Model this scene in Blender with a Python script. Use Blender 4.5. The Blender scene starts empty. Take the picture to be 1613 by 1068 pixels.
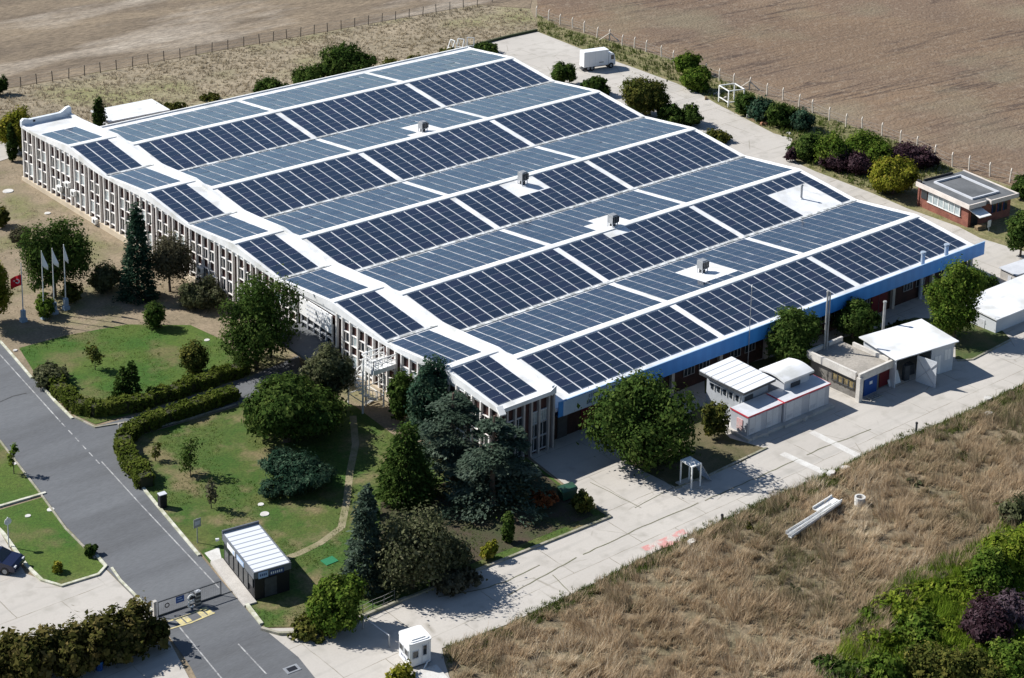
import bpy, math, random
import numpy as np
from mathutils import Vector, Matrix, Euler
random.seed(7)
SC = bpy.context.scene
COL = SC.collection
# ---------------------------------------------------------------- measured place: u along the blue front, v along the office front
S = 1.1
TILT = 0.0135
FPX = 3155.79
PPX, PPY = 806.5 + 151.594, 534.0 - 603.757
RM = [[0.7473753625, -0.6636104577, 0.0324226461], [-0.1436366742, -0.2090278201, -0.9673034045], [0.6486898900, 0.7182816515, -0.2515410419]]
CAMP = Vector((-97.3719617 * S, -109.4371454 * S, (75.1058021 + 3.4) * S))
HR = 0.9065

def w(u, v, z):
    return (u * S, v * S, (z + 3.4) * S)

def gz(x, y):
    return -TILT * y

def ray(x, y):
    a, b = (x - PPX) / FPX, (y - PPY) / FPX
    return Vector([RM[0][i] * a + RM[1][i] * b + RM[2][i] for i in range(3)])

def P(x, y, h=0.0):
    """the point of the ground (or of a level h above it) seen at a place of the photograph"""
    r = ray(x, y)
    t = (h - TILT * CAMP.y - CAMP.z) / (r.z + TILT * r.y)
    return CAMP + r * t

def proj(p):
    q = Vector(p) - CAMP
    x, y, z = [sum(RM[k][i] * q[i] for i in range(3)) for k in range(3)]
    return PPX + FPX * x / z, PPY + FPX * y / z

def mpp(p):
    q = Vector(p) - CAMP
    return sum(RM[2][i] * q[i] for i in range(3)) / FPX

def htop(p, ytop):
    lo, hi = 0.0, 40.0
    for _ in range(40):
        m = (lo + hi) / 2
        if proj((p[0], p[1], p[2] + m))[1] > ytop:
            lo = m
        else:
            hi = m
    return lo

def inpoly(x, y, pts):
    c = False
    n = len(pts)
    for i in range(n):
        x1, y1 = pts[i]; x2, y2 = pts[(i + 1) % n]
        if (y1 > y) != (y2 > y) and x < (x2 - x1) * (y - y1) / (y2 - y1) + x1:
            c = not c
    return c

# ---------------------------------------------------------------- tags, objects
def tag(o, label=None, cat=None, group=None, kind=None):
    if label: o['label'] = label
    if cat: o['category'] = cat
    if group: o['group'] = group
    if kind: o['kind'] = kind
    return o

def empty(name, loc, rz=0.0, label=None, cat=None, group=None):
    o = bpy.data.objects.new(name, None)
    o.empty_display_size = 0.3
    COL.objects.link(o)
    o.location = loc
    o.rotation_euler = (0, 0, rz)
    return tag(o, label, cat, group)

class MB:
    def __init__(s):
        s.v, s.f, s.m = [], [], []
    def poly(s, pts, m=0):
        n = len(s.v); s.v += [tuple(p) for p in pts]
        s.f.append(tuple(range(n, n + len(pts)))); s.m.append(m); return s
    def hexa(s, p, m=0, mt=None):
        n = len(s.v); s.v += [tuple(q) for q in p]
        for k, f in enumerate(((3, 2, 1, 0), (4, 5, 6, 7), (0, 1, 5, 4), (1, 2, 6, 5), (2, 3, 7, 6), (3, 0, 4, 7))):
            s.f.append(tuple(n + i for i in f)); s.m.append(mt if (mt is not None and k == 1) else m)
        return s
    def box(s, x0, x1, y0, y1, z0, z1, m=0, mt=None):
        return s.hexa([(x0, y0, z0), (x1, y0, z0), (x1, y1, z0), (x0, y1, z0), (x0, y0, z1), (x1, y0, z1), (x1, y1, z1), (x0, y1, z1)], m, mt)
    def ubox(s, u0, u1, v0, v1, z0, z1, m=0, mt=None):
        return s.hexa([w(*q) for q in ((u0, v0, z0), (u1, v0, z0), (u1, v1, z0), (u0, v1, z0), (u0, v0, z1), (u1, v0, z1), (u1, v1, z1), (u0, v1, z1))], m, mt)
    def prism(s, pts, z0, z1, m=0, mt=None):
        n = len(pts); b = len(s.v)
        s.v += [(p[0], p[1], z0) for p in pts] + [(p[0], p[1], z1) for p in pts]
        s.f.append(tuple(b + i for i in reversed(range(n)))); s.m.append(m)
        s.f.append(tuple(b + n + i for i in range(n))); s.m.append(m if mt is None else mt)
        for i in range(n):
            j = (i + 1) % n
            s.f.append((b + i, b + j, b + n + j, b + n + i)); s.m.append(m)
        return s
    def extr(s, prof, a, b, m=0):
        """profile of 3-D points moved from offset a to offset b"""
        n = len(prof); k = len(s.v)
        s.v += [tuple(Vector(p) + Vector(a)) for p in prof] + [tuple(Vector(p) + Vector(b)) for p in prof]
        s.f.append(tuple(k + i for i in reversed(range(n)))); s.m.append(m)
        s.f.append(tuple(k + n + i for i in range(n))); s.m.append(m)
        for i in range(n):
            j = (i + 1) % n
            s.f.append((k + i, k + j, k + n + j, k + n + i)); s.m.append(m)
        return s
    def cyl(s, p0, p1, r0, r1=None, n=8, m=0):
        p0, p1 = Vector(p0), Vector(p1); r1 = r0 if r1 is None else r1
        d = (p1 - p0).normalized(); a = d.orthogonal().normalized(); b = d.cross(a); k = len(s.v)
        for p, r in ((p0, r0), (p1, r1)):
            for i in range(n):
                t = 2 * math.pi * i / n
                s.v.append(tuple(p + a * (r * math.cos(t)) + b * (r * math.sin(t))))
        s.f.append(tuple(k + i for i in reversed(range(n)))); s.m.append(m)
        s.f.append(tuple(k + n + i for i in range(n))); s.m.append(m)
        for i in range(n):
            j = (i + 1) % n
            s.f.append((k + i, k + j, k + n + j, k + n + i)); s.m.append(m)
        return s
    def bar(s, p0, p1, t, m=0, t2=None):
        p0, p1 = Vector(p0), Vector(p1); d = (p1 - p0).normalized()
        up = Vector((0, 0, 1)) if abs(d.z) < .95 else Vector((1, 0, 0))
        a = d.cross(up).normalized() * (t / 2); b = d.cross(a).normalized() * ((t2 or t) / 2)
        return s.hexa([p0 - a - b, p0 + a - b, p0 + a + b, p0 - a + b, p1 - a - b, p1 + a - b, p1 + a + b, p1 - a + b], m)
    def ring(s, c, r, t, h, n=20, m=0):
        for i in range(n):
            a0, a1 = 2 * math.pi * i / n, 2 * math.pi * (i + 1) / n
            q = []
            for z in (c[2], c[2] + h):
                for rr, aa in ((r, a0), (r + t, a0), (r + t, a1), (r, a1)):
                    q.append((c[0] + rr * math.cos(aa), c[1] + rr * math.sin(aa), z))
            s.hexa(q, m)
        return s
    def build(s, name, mats, parent=None, origin=None, smooth=False):
        if not isinstance(mats, (list, tuple)): mats = [mats]
        o0 = Vector(origin) if origin is not None else Vector((0, 0, 0))
        me = bpy.data.meshes.new(name)
        me.from_pydata([tuple(Vector(p) - o0) for p in s.v], [], s.f)
        for m in mats: me.materials.append(m)
        me.polygons.foreach_set('material_index', s.m)
        if smooth: me.polygons.foreach_set('use_smooth', [True] * len(s.f))
        me.update()
        o = bpy.data.objects.new(name, me); COL.objects.link(o)
        if parent is not None: o.parent = parent
        elif origin is not None: o.location = o0
        return o

def wpart(mb, name, mats, root, smooth=False):
    """part whose shape was given in world coordinates, under an unrotated root"""
    return mb.build(name, mats, root, origin=root.location, smooth=smooth)

# ---------------------------------------------------------------- materials
MATS = {}
def newmat(name):
    m = bpy.data.materials.new(name); m.use_nodes = True
    nt = m.node_tree; b = nt.nodes['Principled BSDF']
    return m, nt, b
def nd(nt, t, **k):
    n = nt.nodes.new(t)
    for a, v in k.items(): setattr(n, a, v)
    return n
def c4(c): return (c[0], c[1], c[2], 1)

def mat(name, c1, c2=None, sc=1.0, rough=.8, bump=0.0, bsc=12.0, fine=.12, fsc=9.0, metal=0.0, lo=.38, hi=.62, spec=.3, c3=None, s3=.2, obj=False, stretch=None, rnd=0.0, dist=.03):
    if name in MATS: return MATS[name]
    m, nt, b = newmat(name); L = nt.links
    b.inputs['Roughness'].default_value = rough; b.inputs['Metallic'].default_value = metal
    b.inputs['Specular IOR Level'].default_value = spec
    if obj: pos = nd(nt, 'ShaderNodeTexCoord').outputs['Object']
    else: pos = nd(nt, 'ShaderNodeNewGeometry').outputs['Position']
    if stretch:
        mp = nd(nt, 'ShaderNodeMapping'); mp.inputs['Scale'].default_value = stretch[0]; mp.inputs['Rotation'].default_value = (0, 0, stretch[1])
        L.new(pos, mp.inputs['Vector']); pos = mp.outputs[0]
    def noise(s, det=5):
        n = nd(nt, 'ShaderNodeTexNoise'); n.inputs['Scale'].default_value = s; n.inputs['Detail'].default_value = det
        n.inputs['Roughness'].default_value = .6
        L.new(pos, n.inputs['Vector']); return n.outputs[0]
    def ramp(src, l, h, a, bb):
        r = nd(nt, 'ShaderNodeMapRange'); r.inputs[1].default_value = l; r.inputs[2].default_value = h; r.inputs[3].default_value = a; r.inputs[4].default_value = bb
        L.new(src, r.inputs[0]); return r.outputs[0]
    def mixc(f, a, bb, mode='MIX'):
        x = nd(nt, 'ShaderNodeMix', data_type='RGBA', blend_type=mode)
        if isinstance(f, float): x.inputs[0].default_value = f
        else: L.new(f, x.inputs[0])
        for k, q in ((6, a), (7, bb)):
            if isinstance(q, tuple): x.inputs[k].default_value = q
            else: L.new(q, x.inputs[k])
        return x.outputs[2]
    col = c4(c1)
    if c2: col = mixc(ramp(noise(sc), lo, hi, 0, 1), c4(c1), c4(c2))
    if c3: col = mixc(ramp(noise(s3, 4), .5, .66, 0, 1), col, c4(c3))
    if fine:
        f = ramp(noise(fsc, 3), .3, .7, 1 - fine, 1 + fine)
        g = nd(nt, 'ShaderNodeCombineColor')
        for i in range(3): L.new(f, g.inputs[i])
        col = mixc(1.0, col, g.outputs[0], 'MULTIPLY')
    if rnd:
        oi = nd(nt, 'ShaderNodeObjectInfo'); g = nd(nt, 'ShaderNodeCombineColor'); f = ramp(oi.outputs['Random'], 0, 1, 1 - rnd, 1 + rnd)
        for i in range(3): L.new(f, g.inputs[i])
        col = mixc(1.0, col, g.outputs[0], 'MULTIPLY')
    if isinstance(col, tuple): b.inputs['Base Color'].default_value = col
    else: L.new(col, b.inputs['Base Color'])
    if bump:
        bm = nd(nt, 'ShaderNodeBump'); bm.inputs['Strength'].default_value = bump; bm.inputs['Distance'].default_value = dist
        L.new(noise(bsc, 4), bm.inputs['Height']); L.new(bm.outputs[0], b.inputs['Normal'])
    MATS[name] = m
    return m

def stripes(name, c1, c2, axis, freq, rough=.4, duty=.5, metal=0.0, spec=.4, fine=0.0, bump=0.0):
    """ribs or boards along one object axis"""
    m, nt, b = newmat(name); L = nt.links
    b.inputs['Roughness'].default_value = rough; b.inputs['Metallic'].default_value = metal; b.inputs['Specular IOR Level'].default_value = spec
    tc = nd(nt, 'ShaderNodeTexCoord'); sx = nd(nt, 'ShaderNodeSeparateXYZ'); L.new(tc.outputs['Object'], sx.inputs[0])
    a = nd(nt, 'ShaderNodeMath', operation='MULTIPLY'); L.new(sx.outputs[axis], a.inputs[0]); a.inputs[1].default_value = freq
    f = nd(nt, 'ShaderNodeMath', operation='FRACT'); L.new(a.outputs[0], f.inputs[0])
    g = nd(nt, 'ShaderNodeMath', operation='GREATER_THAN'); L.new(f.outputs[0], g.inputs[0]); g.inputs[1].default_value = duty
    x = nd(nt, 'ShaderNodeMix', data_type='RGBA'); L.new(g.outputs[0], x.inputs[0]); x.inputs[6].default_value = c4(c1); x.inputs[7].default_value = c4(c2)
    L.new(x.outputs[2], b.inputs['Base Color'])
    if bump:
        bm = nd(nt, 'ShaderNodeBump'); bm.inputs['Strength'].default_value = bump; bm.inputs['Distance'].default_value = .03
        s = nd(nt, 'ShaderNodeMath', operation='SINE'); k = nd(nt, 'ShaderNodeMath', operation='MULTIPLY'); k.inputs[1].default_value = 6.283
        L.new(a.outputs[0], k.inputs[0]); L.new(k.outputs[0], s.inputs[0]); L.new(s.outputs[0], bm.inputs['Height']); L.new(bm.outputs[0], b.inputs['Normal'])
    return m

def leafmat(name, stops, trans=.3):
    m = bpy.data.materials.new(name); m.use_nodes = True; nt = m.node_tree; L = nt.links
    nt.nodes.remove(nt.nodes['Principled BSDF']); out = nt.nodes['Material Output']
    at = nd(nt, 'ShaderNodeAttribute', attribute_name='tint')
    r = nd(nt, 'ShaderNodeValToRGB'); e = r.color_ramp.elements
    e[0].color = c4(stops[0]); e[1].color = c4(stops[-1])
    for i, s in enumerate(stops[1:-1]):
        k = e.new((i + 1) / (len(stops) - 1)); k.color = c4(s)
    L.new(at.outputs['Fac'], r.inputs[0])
    d = nd(nt, 'ShaderNodeBsdfDiffuse'); t = nd(nt, 'ShaderNodeBsdfTranslucent'); mx = nd(nt, 'ShaderNodeMixShader'); mx.inputs[0].default_value = trans
    L.new(r.outputs[0], d.inputs[0]); L.new(r.outputs[0], t.inputs[0]); L.new(d.outputs[0], mx.inputs[1]); L.new(t.outputs[0], mx.inputs[2])
    L.new(mx.outputs[0], out.inputs[0])
    return m

WHITE = mat('white_paint', (.78, .78, .76), (.66, .66, .64), sc=.6, rough=.55, fine=.04)
ROOFW = mat('white_roof_membrane', (.76, .76, .76), (.62, .63, .64), sc=.3, rough=.5, fine=.06, fsc=2, c3=(.52, .52, .50), s3=.5)
FINW = mat('cream_concrete', (.80, .77, .74), (.68, .65, .62), sc=.8, rough=.7, fine=.06)
BRICKP = mat('plum_brick', (.075, .032, .028), (.04, .02, .018), sc=1.5, rough=.8, fine=.15, fsc=5)
BRICKD = mat('dark_brick', (.05, .024, .02), (.03, .018, .016), sc=1.2, rough=.85, fine=.2, fsc=6)
BEIGE = mat('beige_plaster', (.52, .44, .33), (.44, .37, .28), sc=.7, rough=.85, fine=.08)
BLUE = mat('blue_cladding', (.035, .17, .44), (.03, .14, .38), sc=.3, rough=.45, fine=.05, fsc=1.5)
DBLUE = mat('deep_blue_paint', (.02, .07, .25), rough=.5, fine=.05)
LBLUE = mat('light_blue_banner', (.34, .45, .62), (.28, .39, .56), sc=.5, rough=.6, fine=.04)
INK = mat('navy_lettering', (.03, .06, .17), rough=.6, fine=0)
GREY = mat('grey_metal', (.35, .36, .37), (.28, .29, .30), sc=2, rough=.45, metal=.3, fine=.05)
LGREY = mat('light_grey_metal', (.55, .56, .58), (.48, .49, .51), sc=1, rough=.5, fine=.05)
KIOSK = mat('kiosk_grey', (.42, .43, .46), (.37, .38, .41), sc=1, rough=.55, fine=.05)
DGREY = mat('dark_grey_metal', (.07, .075, .08), (.05, .052, .056), sc=2, rough=.5, fine=.05)
BLACK = mat('black_metal', (.015, .015, .018), rough=.45, fine=0)
RED = mat('red_trim', (.50, .05, .07), rough=.5, fine=.05)
DRED = mat('dark_red_door', (.10, .006, .010), rough=.5, fine=.05)
REDF = mat('red_cloth', (.65, .015, .03), rough=.8, fine=.05)
CLOTH = mat('white_cloth', (.8, .8, .8), rough=.85, fine=.03)
CONC = mat('weathered_concrete', (.47, .44, .40), (.38, .355, .32), sc=.7, rough=.9, bump=.2, fine=.12)
ROOFGRAVEL = mat('roof_gravel', (.33, .30, .26), (.25, .23, .20), sc=.5, rough=.95, fine=.15, fsc=5)
FELT = mat('grey_roof_felt', (.13, .135, .14), (.09, .095, .10), sc=.4, rough=.9, fine=.12)
BARK = mat('bark', (.13, .095, .07), (.07, .05, .04), sc=3, rough=.95, fine=.2)
WOOD = mat('old_timber', (.30, .22, .13), (.2, .14, .08), sc=2, rough=.9, fine=.2)
PALE_PANE = mat('pane_blinds_and_sky', (.50, .56, .56), (.30, .36, .38), sc=1.6, rough=.12, fine=.08, spec=.6, rnd=.25)  # pale pane colour mixes blinds with a painted reflection of the sky
def glassmat():
    m, nt, b = newmat('dark_glass'); b.inputs['Base Color'].default_value = (.02, .026, .032, 1); b.inputs['Roughness'].default_value = .07
    b.inputs['Specular IOR Level'].default_value = .6
    return m
GLASS = glassmat()
ALU = mat('aluminium_frame', (.25, .28, .33), rough=.4, fine=0, metal=.2)

def panelmat():
    m, nt, b = newmat('solar_cells'); L = nt.links
    tc = nd(nt, 'ShaderNodeTexCoord'); sx = nd(nt, 'ShaderNodeSeparateXYZ'); L.new(tc.outputs['Object'], sx.inputs[0])
    def line(axis, f, th, off=0.0):
        a = nd(nt, 'ShaderNodeMath', operation='MULTIPLY_ADD'); a.inputs[1].default_value = f; a.inputs[2].default_value = off
        L.new(sx.outputs[axis], a.inputs[0])
        fr = nd(nt, 'ShaderNodeMath', operation='FRACT'); L.new(a.outputs[0], fr.inputs[0])
        g = nd(nt, 'ShaderNodeMath', operation='LESS_THAN'); g.inputs[1].default_value = th; L.new(fr.outputs[0], g.inputs[0]); return g.outputs[0]
    mx = nd(nt, 'ShaderNodeMath', operation='MAXIMUM'); L.new(line(0, 1 / .17, .07), mx.inputs[0]); L.new(line(1, 1 / .18, .07), mx.inputs[1])
    oi = nd(nt, 'ShaderNodeObjectInfo')
    base = nd(nt, 'ShaderNodeValToRGB'); e = base.color_ramp.elements
    e[0].color = (.004, .008, .019, 1); e[1].color = (.010, .011, .028, 1); k = e.new(.5); k.color = (.006, .012, .026, 1)
    L.new(oi.outputs['Random'], base.inputs[0])
    x = nd(nt, 'ShaderNodeMix', data_type='RGBA'); L.new(mx.outputs[0], x.inputs[0]); L.new(base.outputs[0], x.inputs[6]); x.inputs[7].default_value = (.03, .035, .05, 1)
    L.new(x.outputs[2], b.inputs['Base Color'])
    r = nd(nt, 'ShaderNodeMapRange'); r.inputs[3].default_value = .10; r.inputs[4].default_value = .2; L.new(oi.outputs['Random'], r.inputs[0]); L.new(r.outputs[0], b.inputs['Roughness'])
    b.inputs['Specular IOR Level'].default_value = .5; b.inputs['IOR'].default_value = 1.5
    b.inputs['Coat Weight'].default_value = 1.0; b.inputs['Coat Roughness'].default_value = .12; b.inputs['Coat IOR'].default_value = 1.5; b.inputs['Specular Tint'].default_value = (.78, .88, 1, 1)
    return m
CELLS = panelmat()

# ---------------------------------------------------------------- camera, light, sky
cd = bpy.data.cameras.new('camera'); cam = bpy.data.objects.new('camera', cd); COL.objects.link(cam)
R = Matrix(((RM[0][0], -RM[1][0], -RM[2][0]), (RM[0][1], -RM[1][1], -RM[2][1]), (RM[0][2], -RM[1][2], -RM[2][2])))
cam.matrix_world = Matrix.Translation(CAMP) @ R.to_4x4()
cd.sensor_width = 36; cd.lens = FPX * 36 / 1613
cd.shift_x = -151.594 / 1613; cd.shift_y = -603.757 / 1613
cd.clip_start = 1; cd.clip_end = 6000
SC.camera = cam
EL, AZ = math.radians(40.5), math.radians(-57)
sd = Vector((math.cos(EL) * math.cos(AZ), math.cos(EL) * math.sin(AZ), -math.sin(EL)))
sl = bpy.data.lights.new('sun', 'SUN'); sl.energy = 5.0; sl.angle = math.radians(.53); sl.color = (1, .972, .925)
so = bpy.data.objects.new('sun', sl); COL.objects.link(so); so.rotation_euler = sd.to_track_quat('-Z', 'Y').to_euler(); so.location = (0, 0, 60)
wd = bpy.data.worlds.new('World'); SC.world = wd; wd.use_nodes = True
nt = wd.node_tree; bg = nt.nodes['Background']; sky = nt.nodes.new('ShaderNodeTexSky')
sky.sky_type = 'NISHITA'; sky.sun_disc = False; sky.sun_elevation = EL; sky.sun_rotation = math.atan2(-sd.x, -sd.y)
sky.altitude = 100; sky.air_density = 1.0; sky.dust_density = .35; sky.ozone_density = 3.0
nt.links.new(sky.outputs[0], bg.inputs[0]); bg.inputs[1].default_value = .07
vs = SC.view_settings; vs.view_transform = 'Standard'; vs.look = 'None'; vs.gamma = 1; vs.exposure = .60; vs.use_curve_mapping = False
SC.cycles.max_bounces = 6; SC.cycles.diffuse_bounces = 3; SC.cycles.transparent_max_bounces = 4
SC.cycles.use_denoising = True
# ================================================================ ground
def sheet(name, px, layer, m):
    pts = [P(x, y, layer * .005) for x, y in px]
    mb = MB(); mb.poly(pts)
    o = mb.build(name, m)
    me = o.data
    if me.polygons[0].normal.z < 0: me.flip_normals()
    return tag(o, kind='structure')

def strip_pts(pl, wd):
    L, Rr = [], []
    for i, p in enumerate(pl):
        a = pl[max(i - 1, 0)]; b = pl[min(i + 1, len(pl) - 1)]
        d = Vector((b.x - a.x, b.y - a.y, 0)).normalized(); n = Vector((-d.y, d.x, 0)) * (wd / 2)
        L.append(p + n); Rr.append(p - n)
    return L, Rr

def strip(name, lines, wd, layer, m, kind='structure'):
    mb = MB()
    for px in lines:
        L, Rr = strip_pts([P(x, y, layer * .005) for x, y in px], wd)
        for i in range(len(L) - 1): mb.poly([Rr[i], Rr[i + 1], L[i + 1], L[i]])
    return tag(mb.build(name, m), kind=kind)

def kerb(name, px, wd, h, m, base=0.0):
    mb = MB(); pl = [P(x, y, base) for x, y in px]; L, Rr = strip_pts(pl, wd)
    dn, up = Vector((0, 0, -.1)), Vector((0, 0, h))
    for i in range(len(pl) - 1):
        mb.hexa([Rr[i] + dn, Rr[i + 1] + dn, L[i + 1] + dn, L[i] + dn, Rr[i] + up, Rr[i + 1] + up, L[i + 1] + up, L[i] + up])
    return tag(mb.build(name, m), kind='structure')

def angle_px(a, b):
    p, q = P(*a), P(*b); return math.atan2(q.y - p.y, q.x - p.x)

SOIL = mat('dry_soil', (.235, .185, .125), (.18, .145, .095), sc=.35, rough=1, bump=.5, bsc=6, fine=.22, fsc=4, c3=(.15, .145, .065), s3=.12, dist=.08)
MEADOW = mat('dry_meadow_ground', (.28, .23, .16), (.21, .175, .12), sc=.18, rough=1, bump=.7, bsc=3, fine=.28, fsc=2.2, c3=(.20, .19, .09), s3=.05, dist=.15)
STUB = mat('brown_stubble', (.20, .155, .105), (.13, .10, .07), sc=.05, rough=1, bump=.9, bsc=1.2, fine=.35, fsc=.9, c3=(.32, .275, .22), s3=.022, stretch=((1, 3.2, 1), -angle_px((100, 60), (500, -5))), dist=.15)
VERGE = mat('weedy_verge', (.13, .13, .05), (.20, .17, .09), sc=.5, rough=1, bump=.6, bsc=5, fine=.3, fsc=4, dist=.1)
LAWN = mat('lawn', (.036, .088, .010), (.066, .102, .016), sc=.16, rough=1, bump=.8, bsc=9, fine=.3, fsc=5, c3=(.11, .105, .04), s3=.22, lo=.4, hi=.6, dist=.06)
LAWN2 = mat('worn_lawn', (.038, .082, .011), (.078, .096, .022), sc=.2, rough=1, bump=.8, bsc=9, fine=.3, fsc=5, c3=(.15, .125, .06), s3=.28, lo=.4, hi=.62, dist=.06)
BANKG = mat('dry_bank_ground', (.20, .155, .10), (.13, .11, .065), sc=.4, rough=1, bump=.8, bsc=4, fine=.3, fsc=3, dist=.15)
ASPH = mat('asphalt', (.122, .127, .134), (.098, .102, .109), sc=.16, rough=.85, bump=.25, bsc=30, fine=.13, fsc=12, c3=(.090, .093, .098), s3=.3, stretch=((.18, 1.0, 1), -angle_px((60, 690), (330, 1000))))
KERBM = mat('pale_kerb', (.55, .54, .46), (.34, .34, .24), sc=1.4, rough=.9, fine=.15)
KERBD = mat('worn_kerb', (.34, .31, .26), (.20, .20, .13), sc=1.2, rough=.95, fine=.2)
LINE = mat('faded_line_paint', (.40, .40, .39), (.17, .17, .175), sc=1.5, rough=.8, fine=.1)

def concmat():
    """concrete slabs: patches of tone, stains, weedy cracks"""
    m, nt, b = newmat('concrete_slabs'); L = nt.links; b.inputs['Roughness'].default_value = .9
    b.inputs['Specular IOR Level'].default_value = .2
    pos = nd(nt, 'ShaderNodeNewGeometry').outputs['Position']
    def noise(s, d=5):
        n = nd(nt, 'ShaderNodeTexNoise'); n.inputs['Scale'].default_value = s; n.inputs['Detail'].default_value = d; L.new(pos, n.inputs['Vector']); return n.outputs[0]
    def mr(src, a, bb, c, d):
        r = nd(nt, 'ShaderNodeMapRange'); r.inputs[1].default_value = a; r.inputs[2].default_value = bb; r.inputs[3].default_value = c; r.inputs[4].default_value = d; L.new(src, r.inputs[0]); return r.outputs[0]
    def mix(f, a, bb):
        x = nd(nt, 'ShaderNodeMix', data_type='RGBA'); L.new(f, x.inputs[0])
        for k, q in ((6, a), (7, bb)):
            if isinstance(q, tuple): x.inputs[k].default_value = q
            else: L.new(q, x.inputs[k])
        return x.outputs[2]
    c = mix(mr(noise(.09), .35, .65, 0, 1), (.455, .425, .385, 1), (.40, .372, .335, 1))
    c = mix(mr(noise(.7), .53, .72, 0, .65), c, (.30, .28, .245, 1))
    sm_ = nd(nt, 'ShaderNodeMapping'); sm_.inputs['Scale'].default_value = (.06, 1.1, 1); L.new(pos, sm_.inputs[0])
    tn_ = nd(nt, 'ShaderNodeTexNoise'); tn_.inputs['Scale'].default_value = 1.0; tn_.inputs['Detail'].default_value = 4; L.new(sm_.outputs[0], tn_.inputs['Vector'])
    c = mix(mr(tn_.outputs[0], .52, .68, 0, .4), c, (.31, .295, .27, 1))
    c = mix(mr(noise(6, 3), .35, .8, 0, .3), c, (.33, .31, .275, 1))
    mp = nd(nt, 'ShaderNodeMapping'); L.new(pos, mp.inputs[0])
    br = nd(nt, 'ShaderNodeTexBrick'); br.inputs['Scale'].default_value = 1; br.inputs['Brick Width'].default_value = 7.2; br.inputs['Row Height'].default_value = 5.4
    br.inputs['Mortar Size'].default_value = .035; br.offset = .5
    wn = nd(nt, 'ShaderNodeTexNoise'); wn.inputs['Scale'].default_value = .8; L.new(pos, wn.inputs['Vector'])
    vm = nd(nt, 'ShaderNodeVectorMath', operation='MULTIPLY_ADD'); L.new(wn.outputs[1], vm.inputs[0]); vm.inputs[1].default_value = (.16, .16, 0); L.new(mp.outputs[0], vm.inputs[2]); L.new(vm.outputs[0], br.inputs['Vector'])
    f = nd(nt, 'ShaderNodeMath', operation='MULTIPLY'); L.new(br.outputs['Fac'], f.inputs[0]); L.new(mr(noise(.5), .35, .6, .15, .8), f.inputs[1])
    c = mix(f.outputs[0], c, (.17, .15, .11, 1))
    vo = nd(nt, 'ShaderNodeTexVoronoi', feature='DISTANCE_TO_EDGE'); vo.inputs['Scale'].default_value = .13; L.new(vm.outputs[0], vo.inputs['Vector'])
    g = nd(nt, 'ShaderNodeMath', operation='MULTIPLY'); L.new(mr(vo.outputs[0], .0, .008, 1, 0), g.inputs[0]); L.new(mr(noise(.3), .5, .6, 0, .7), g.inputs[1])
    c = mix(g.outputs[0], c, (.18, .16, .12, 1))
    L.new(c, b.inputs['Base Color'])
    return m
CONCR = concmat()

def ploughmat():
    m, nt, b = newmat('ploughed_soil'); L = nt.links; b.inputs['Roughness'].default_value = 1; b.inputs['Specular IOR Level'].default_value = .1
    pos = nd(nt, 'ShaderNodeNewGeometry').outputs['Position']
    a = angle_px((1219, 113), (1455, 62))
    mp = nd(nt, 'ShaderNodeMapping'); mp.inputs['Rotation'].default_value = (0, 0, -a); L.new(pos, mp.inputs[0])
    def noise(v, s, d=4):
        n = nd(nt, 'ShaderNodeTexNoise'); n.inputs['Scale'].default_value = s; n.inputs['Detail'].default_value = d; L.new(v, n.inputs['Vector']); return n.outputs[0]
    def mr(src, p, q, c, d):
        r = nd(nt, 'ShaderNodeMapRange'); r.inputs[1].default_value = p; r.inputs[2].default_value = q; r.inputs[3].default_value = c; r.inputs[4].default_value = d; L.new(src, r.inputs[0]); return r.outputs[0]
    def mix(f, p, q):
        x = nd(nt, 'ShaderNodeMix', data_type='RGBA'); L.new(f, x.inputs[0])
        for k, z in ((6, p), (7, q)):
            if isinstance(z, tuple): x.inputs[k].default_value = z
            else: L.new(z, x.inputs[k])
        return x.outputs[2]
    st = nd(nt, 'ShaderNodeMapping'); st.inputs['Scale'].default_value = (.055, 1, 1); L.new(mp.outputs[0], st.inputs[0])
    fur = noise(st.outputs[0], .42, 3); fur2 = noise(st.outputs[0], 1.5, 3)
    c = mix(mr(noise(pos, .03), .4, .62, 0, 1), (.188, .132, .088, 1), (.155, .110, .076, 1))
    c = mix(mr(noise(pos, .014), .5, .62, 0, .75), c, (.215, .17, .125, 1))
    c = mix(mr(noise(pos, .035), .5, .6, 0, .5), c, (.135, .098, .075, 1))
    sb = nd(nt, 'ShaderNodeMath', operation='SUBTRACT'); sb.inputs[1].default_value = .5; L.new(fur, sb.inputs[0])
    ab = nd(nt, 'ShaderNodeMath', operation='ABSOLUTE'); L.new(sb.outputs[0], ab.inputs[0])
    ml = nd(nt, 'ShaderNodeMath', operation='MULTIPLY'); L.new(mr(ab.outputs[0], .004, .028, 1, 0), ml.inputs[0]); L.new(mr(noise(pos, .05, 3), .38, .6, .15, .95), ml.inputs[1])
    c = mix(ml.outputs[0], c, (.075, .055, .045, 1))
    c = mix(mr(fur2, .52, .68, 0, .4), c, (.115, .086, .068, 1))
    c = mix(mr(noise(pos, 1.1), .52, .72, 0, .6), c, (.25, .20, .15, 1))
    c = mix(mr(noise(pos, .055), .52, .68, 0, .5), c, (.19, .17, .115, 1))
    L.new(c, b.inputs['Base Color'])
    bm = nd(nt, 'ShaderNodeBump'); bm.inputs['Strength'].default_value = .8; bm.inputs['Distance'].default_value = .25
    ad = nd(nt, 'ShaderNodeMath', operation='ADD'); L.new(noise(pos, 2.5), ad.inputs[0]); L.new(fur, ad.inputs[1]); L.new(ad.outputs[0], bm.inputs['Height']); L.new(bm.outputs[0], b.inputs['Normal'])
    return m
PLOUGH = ploughmat()

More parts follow.
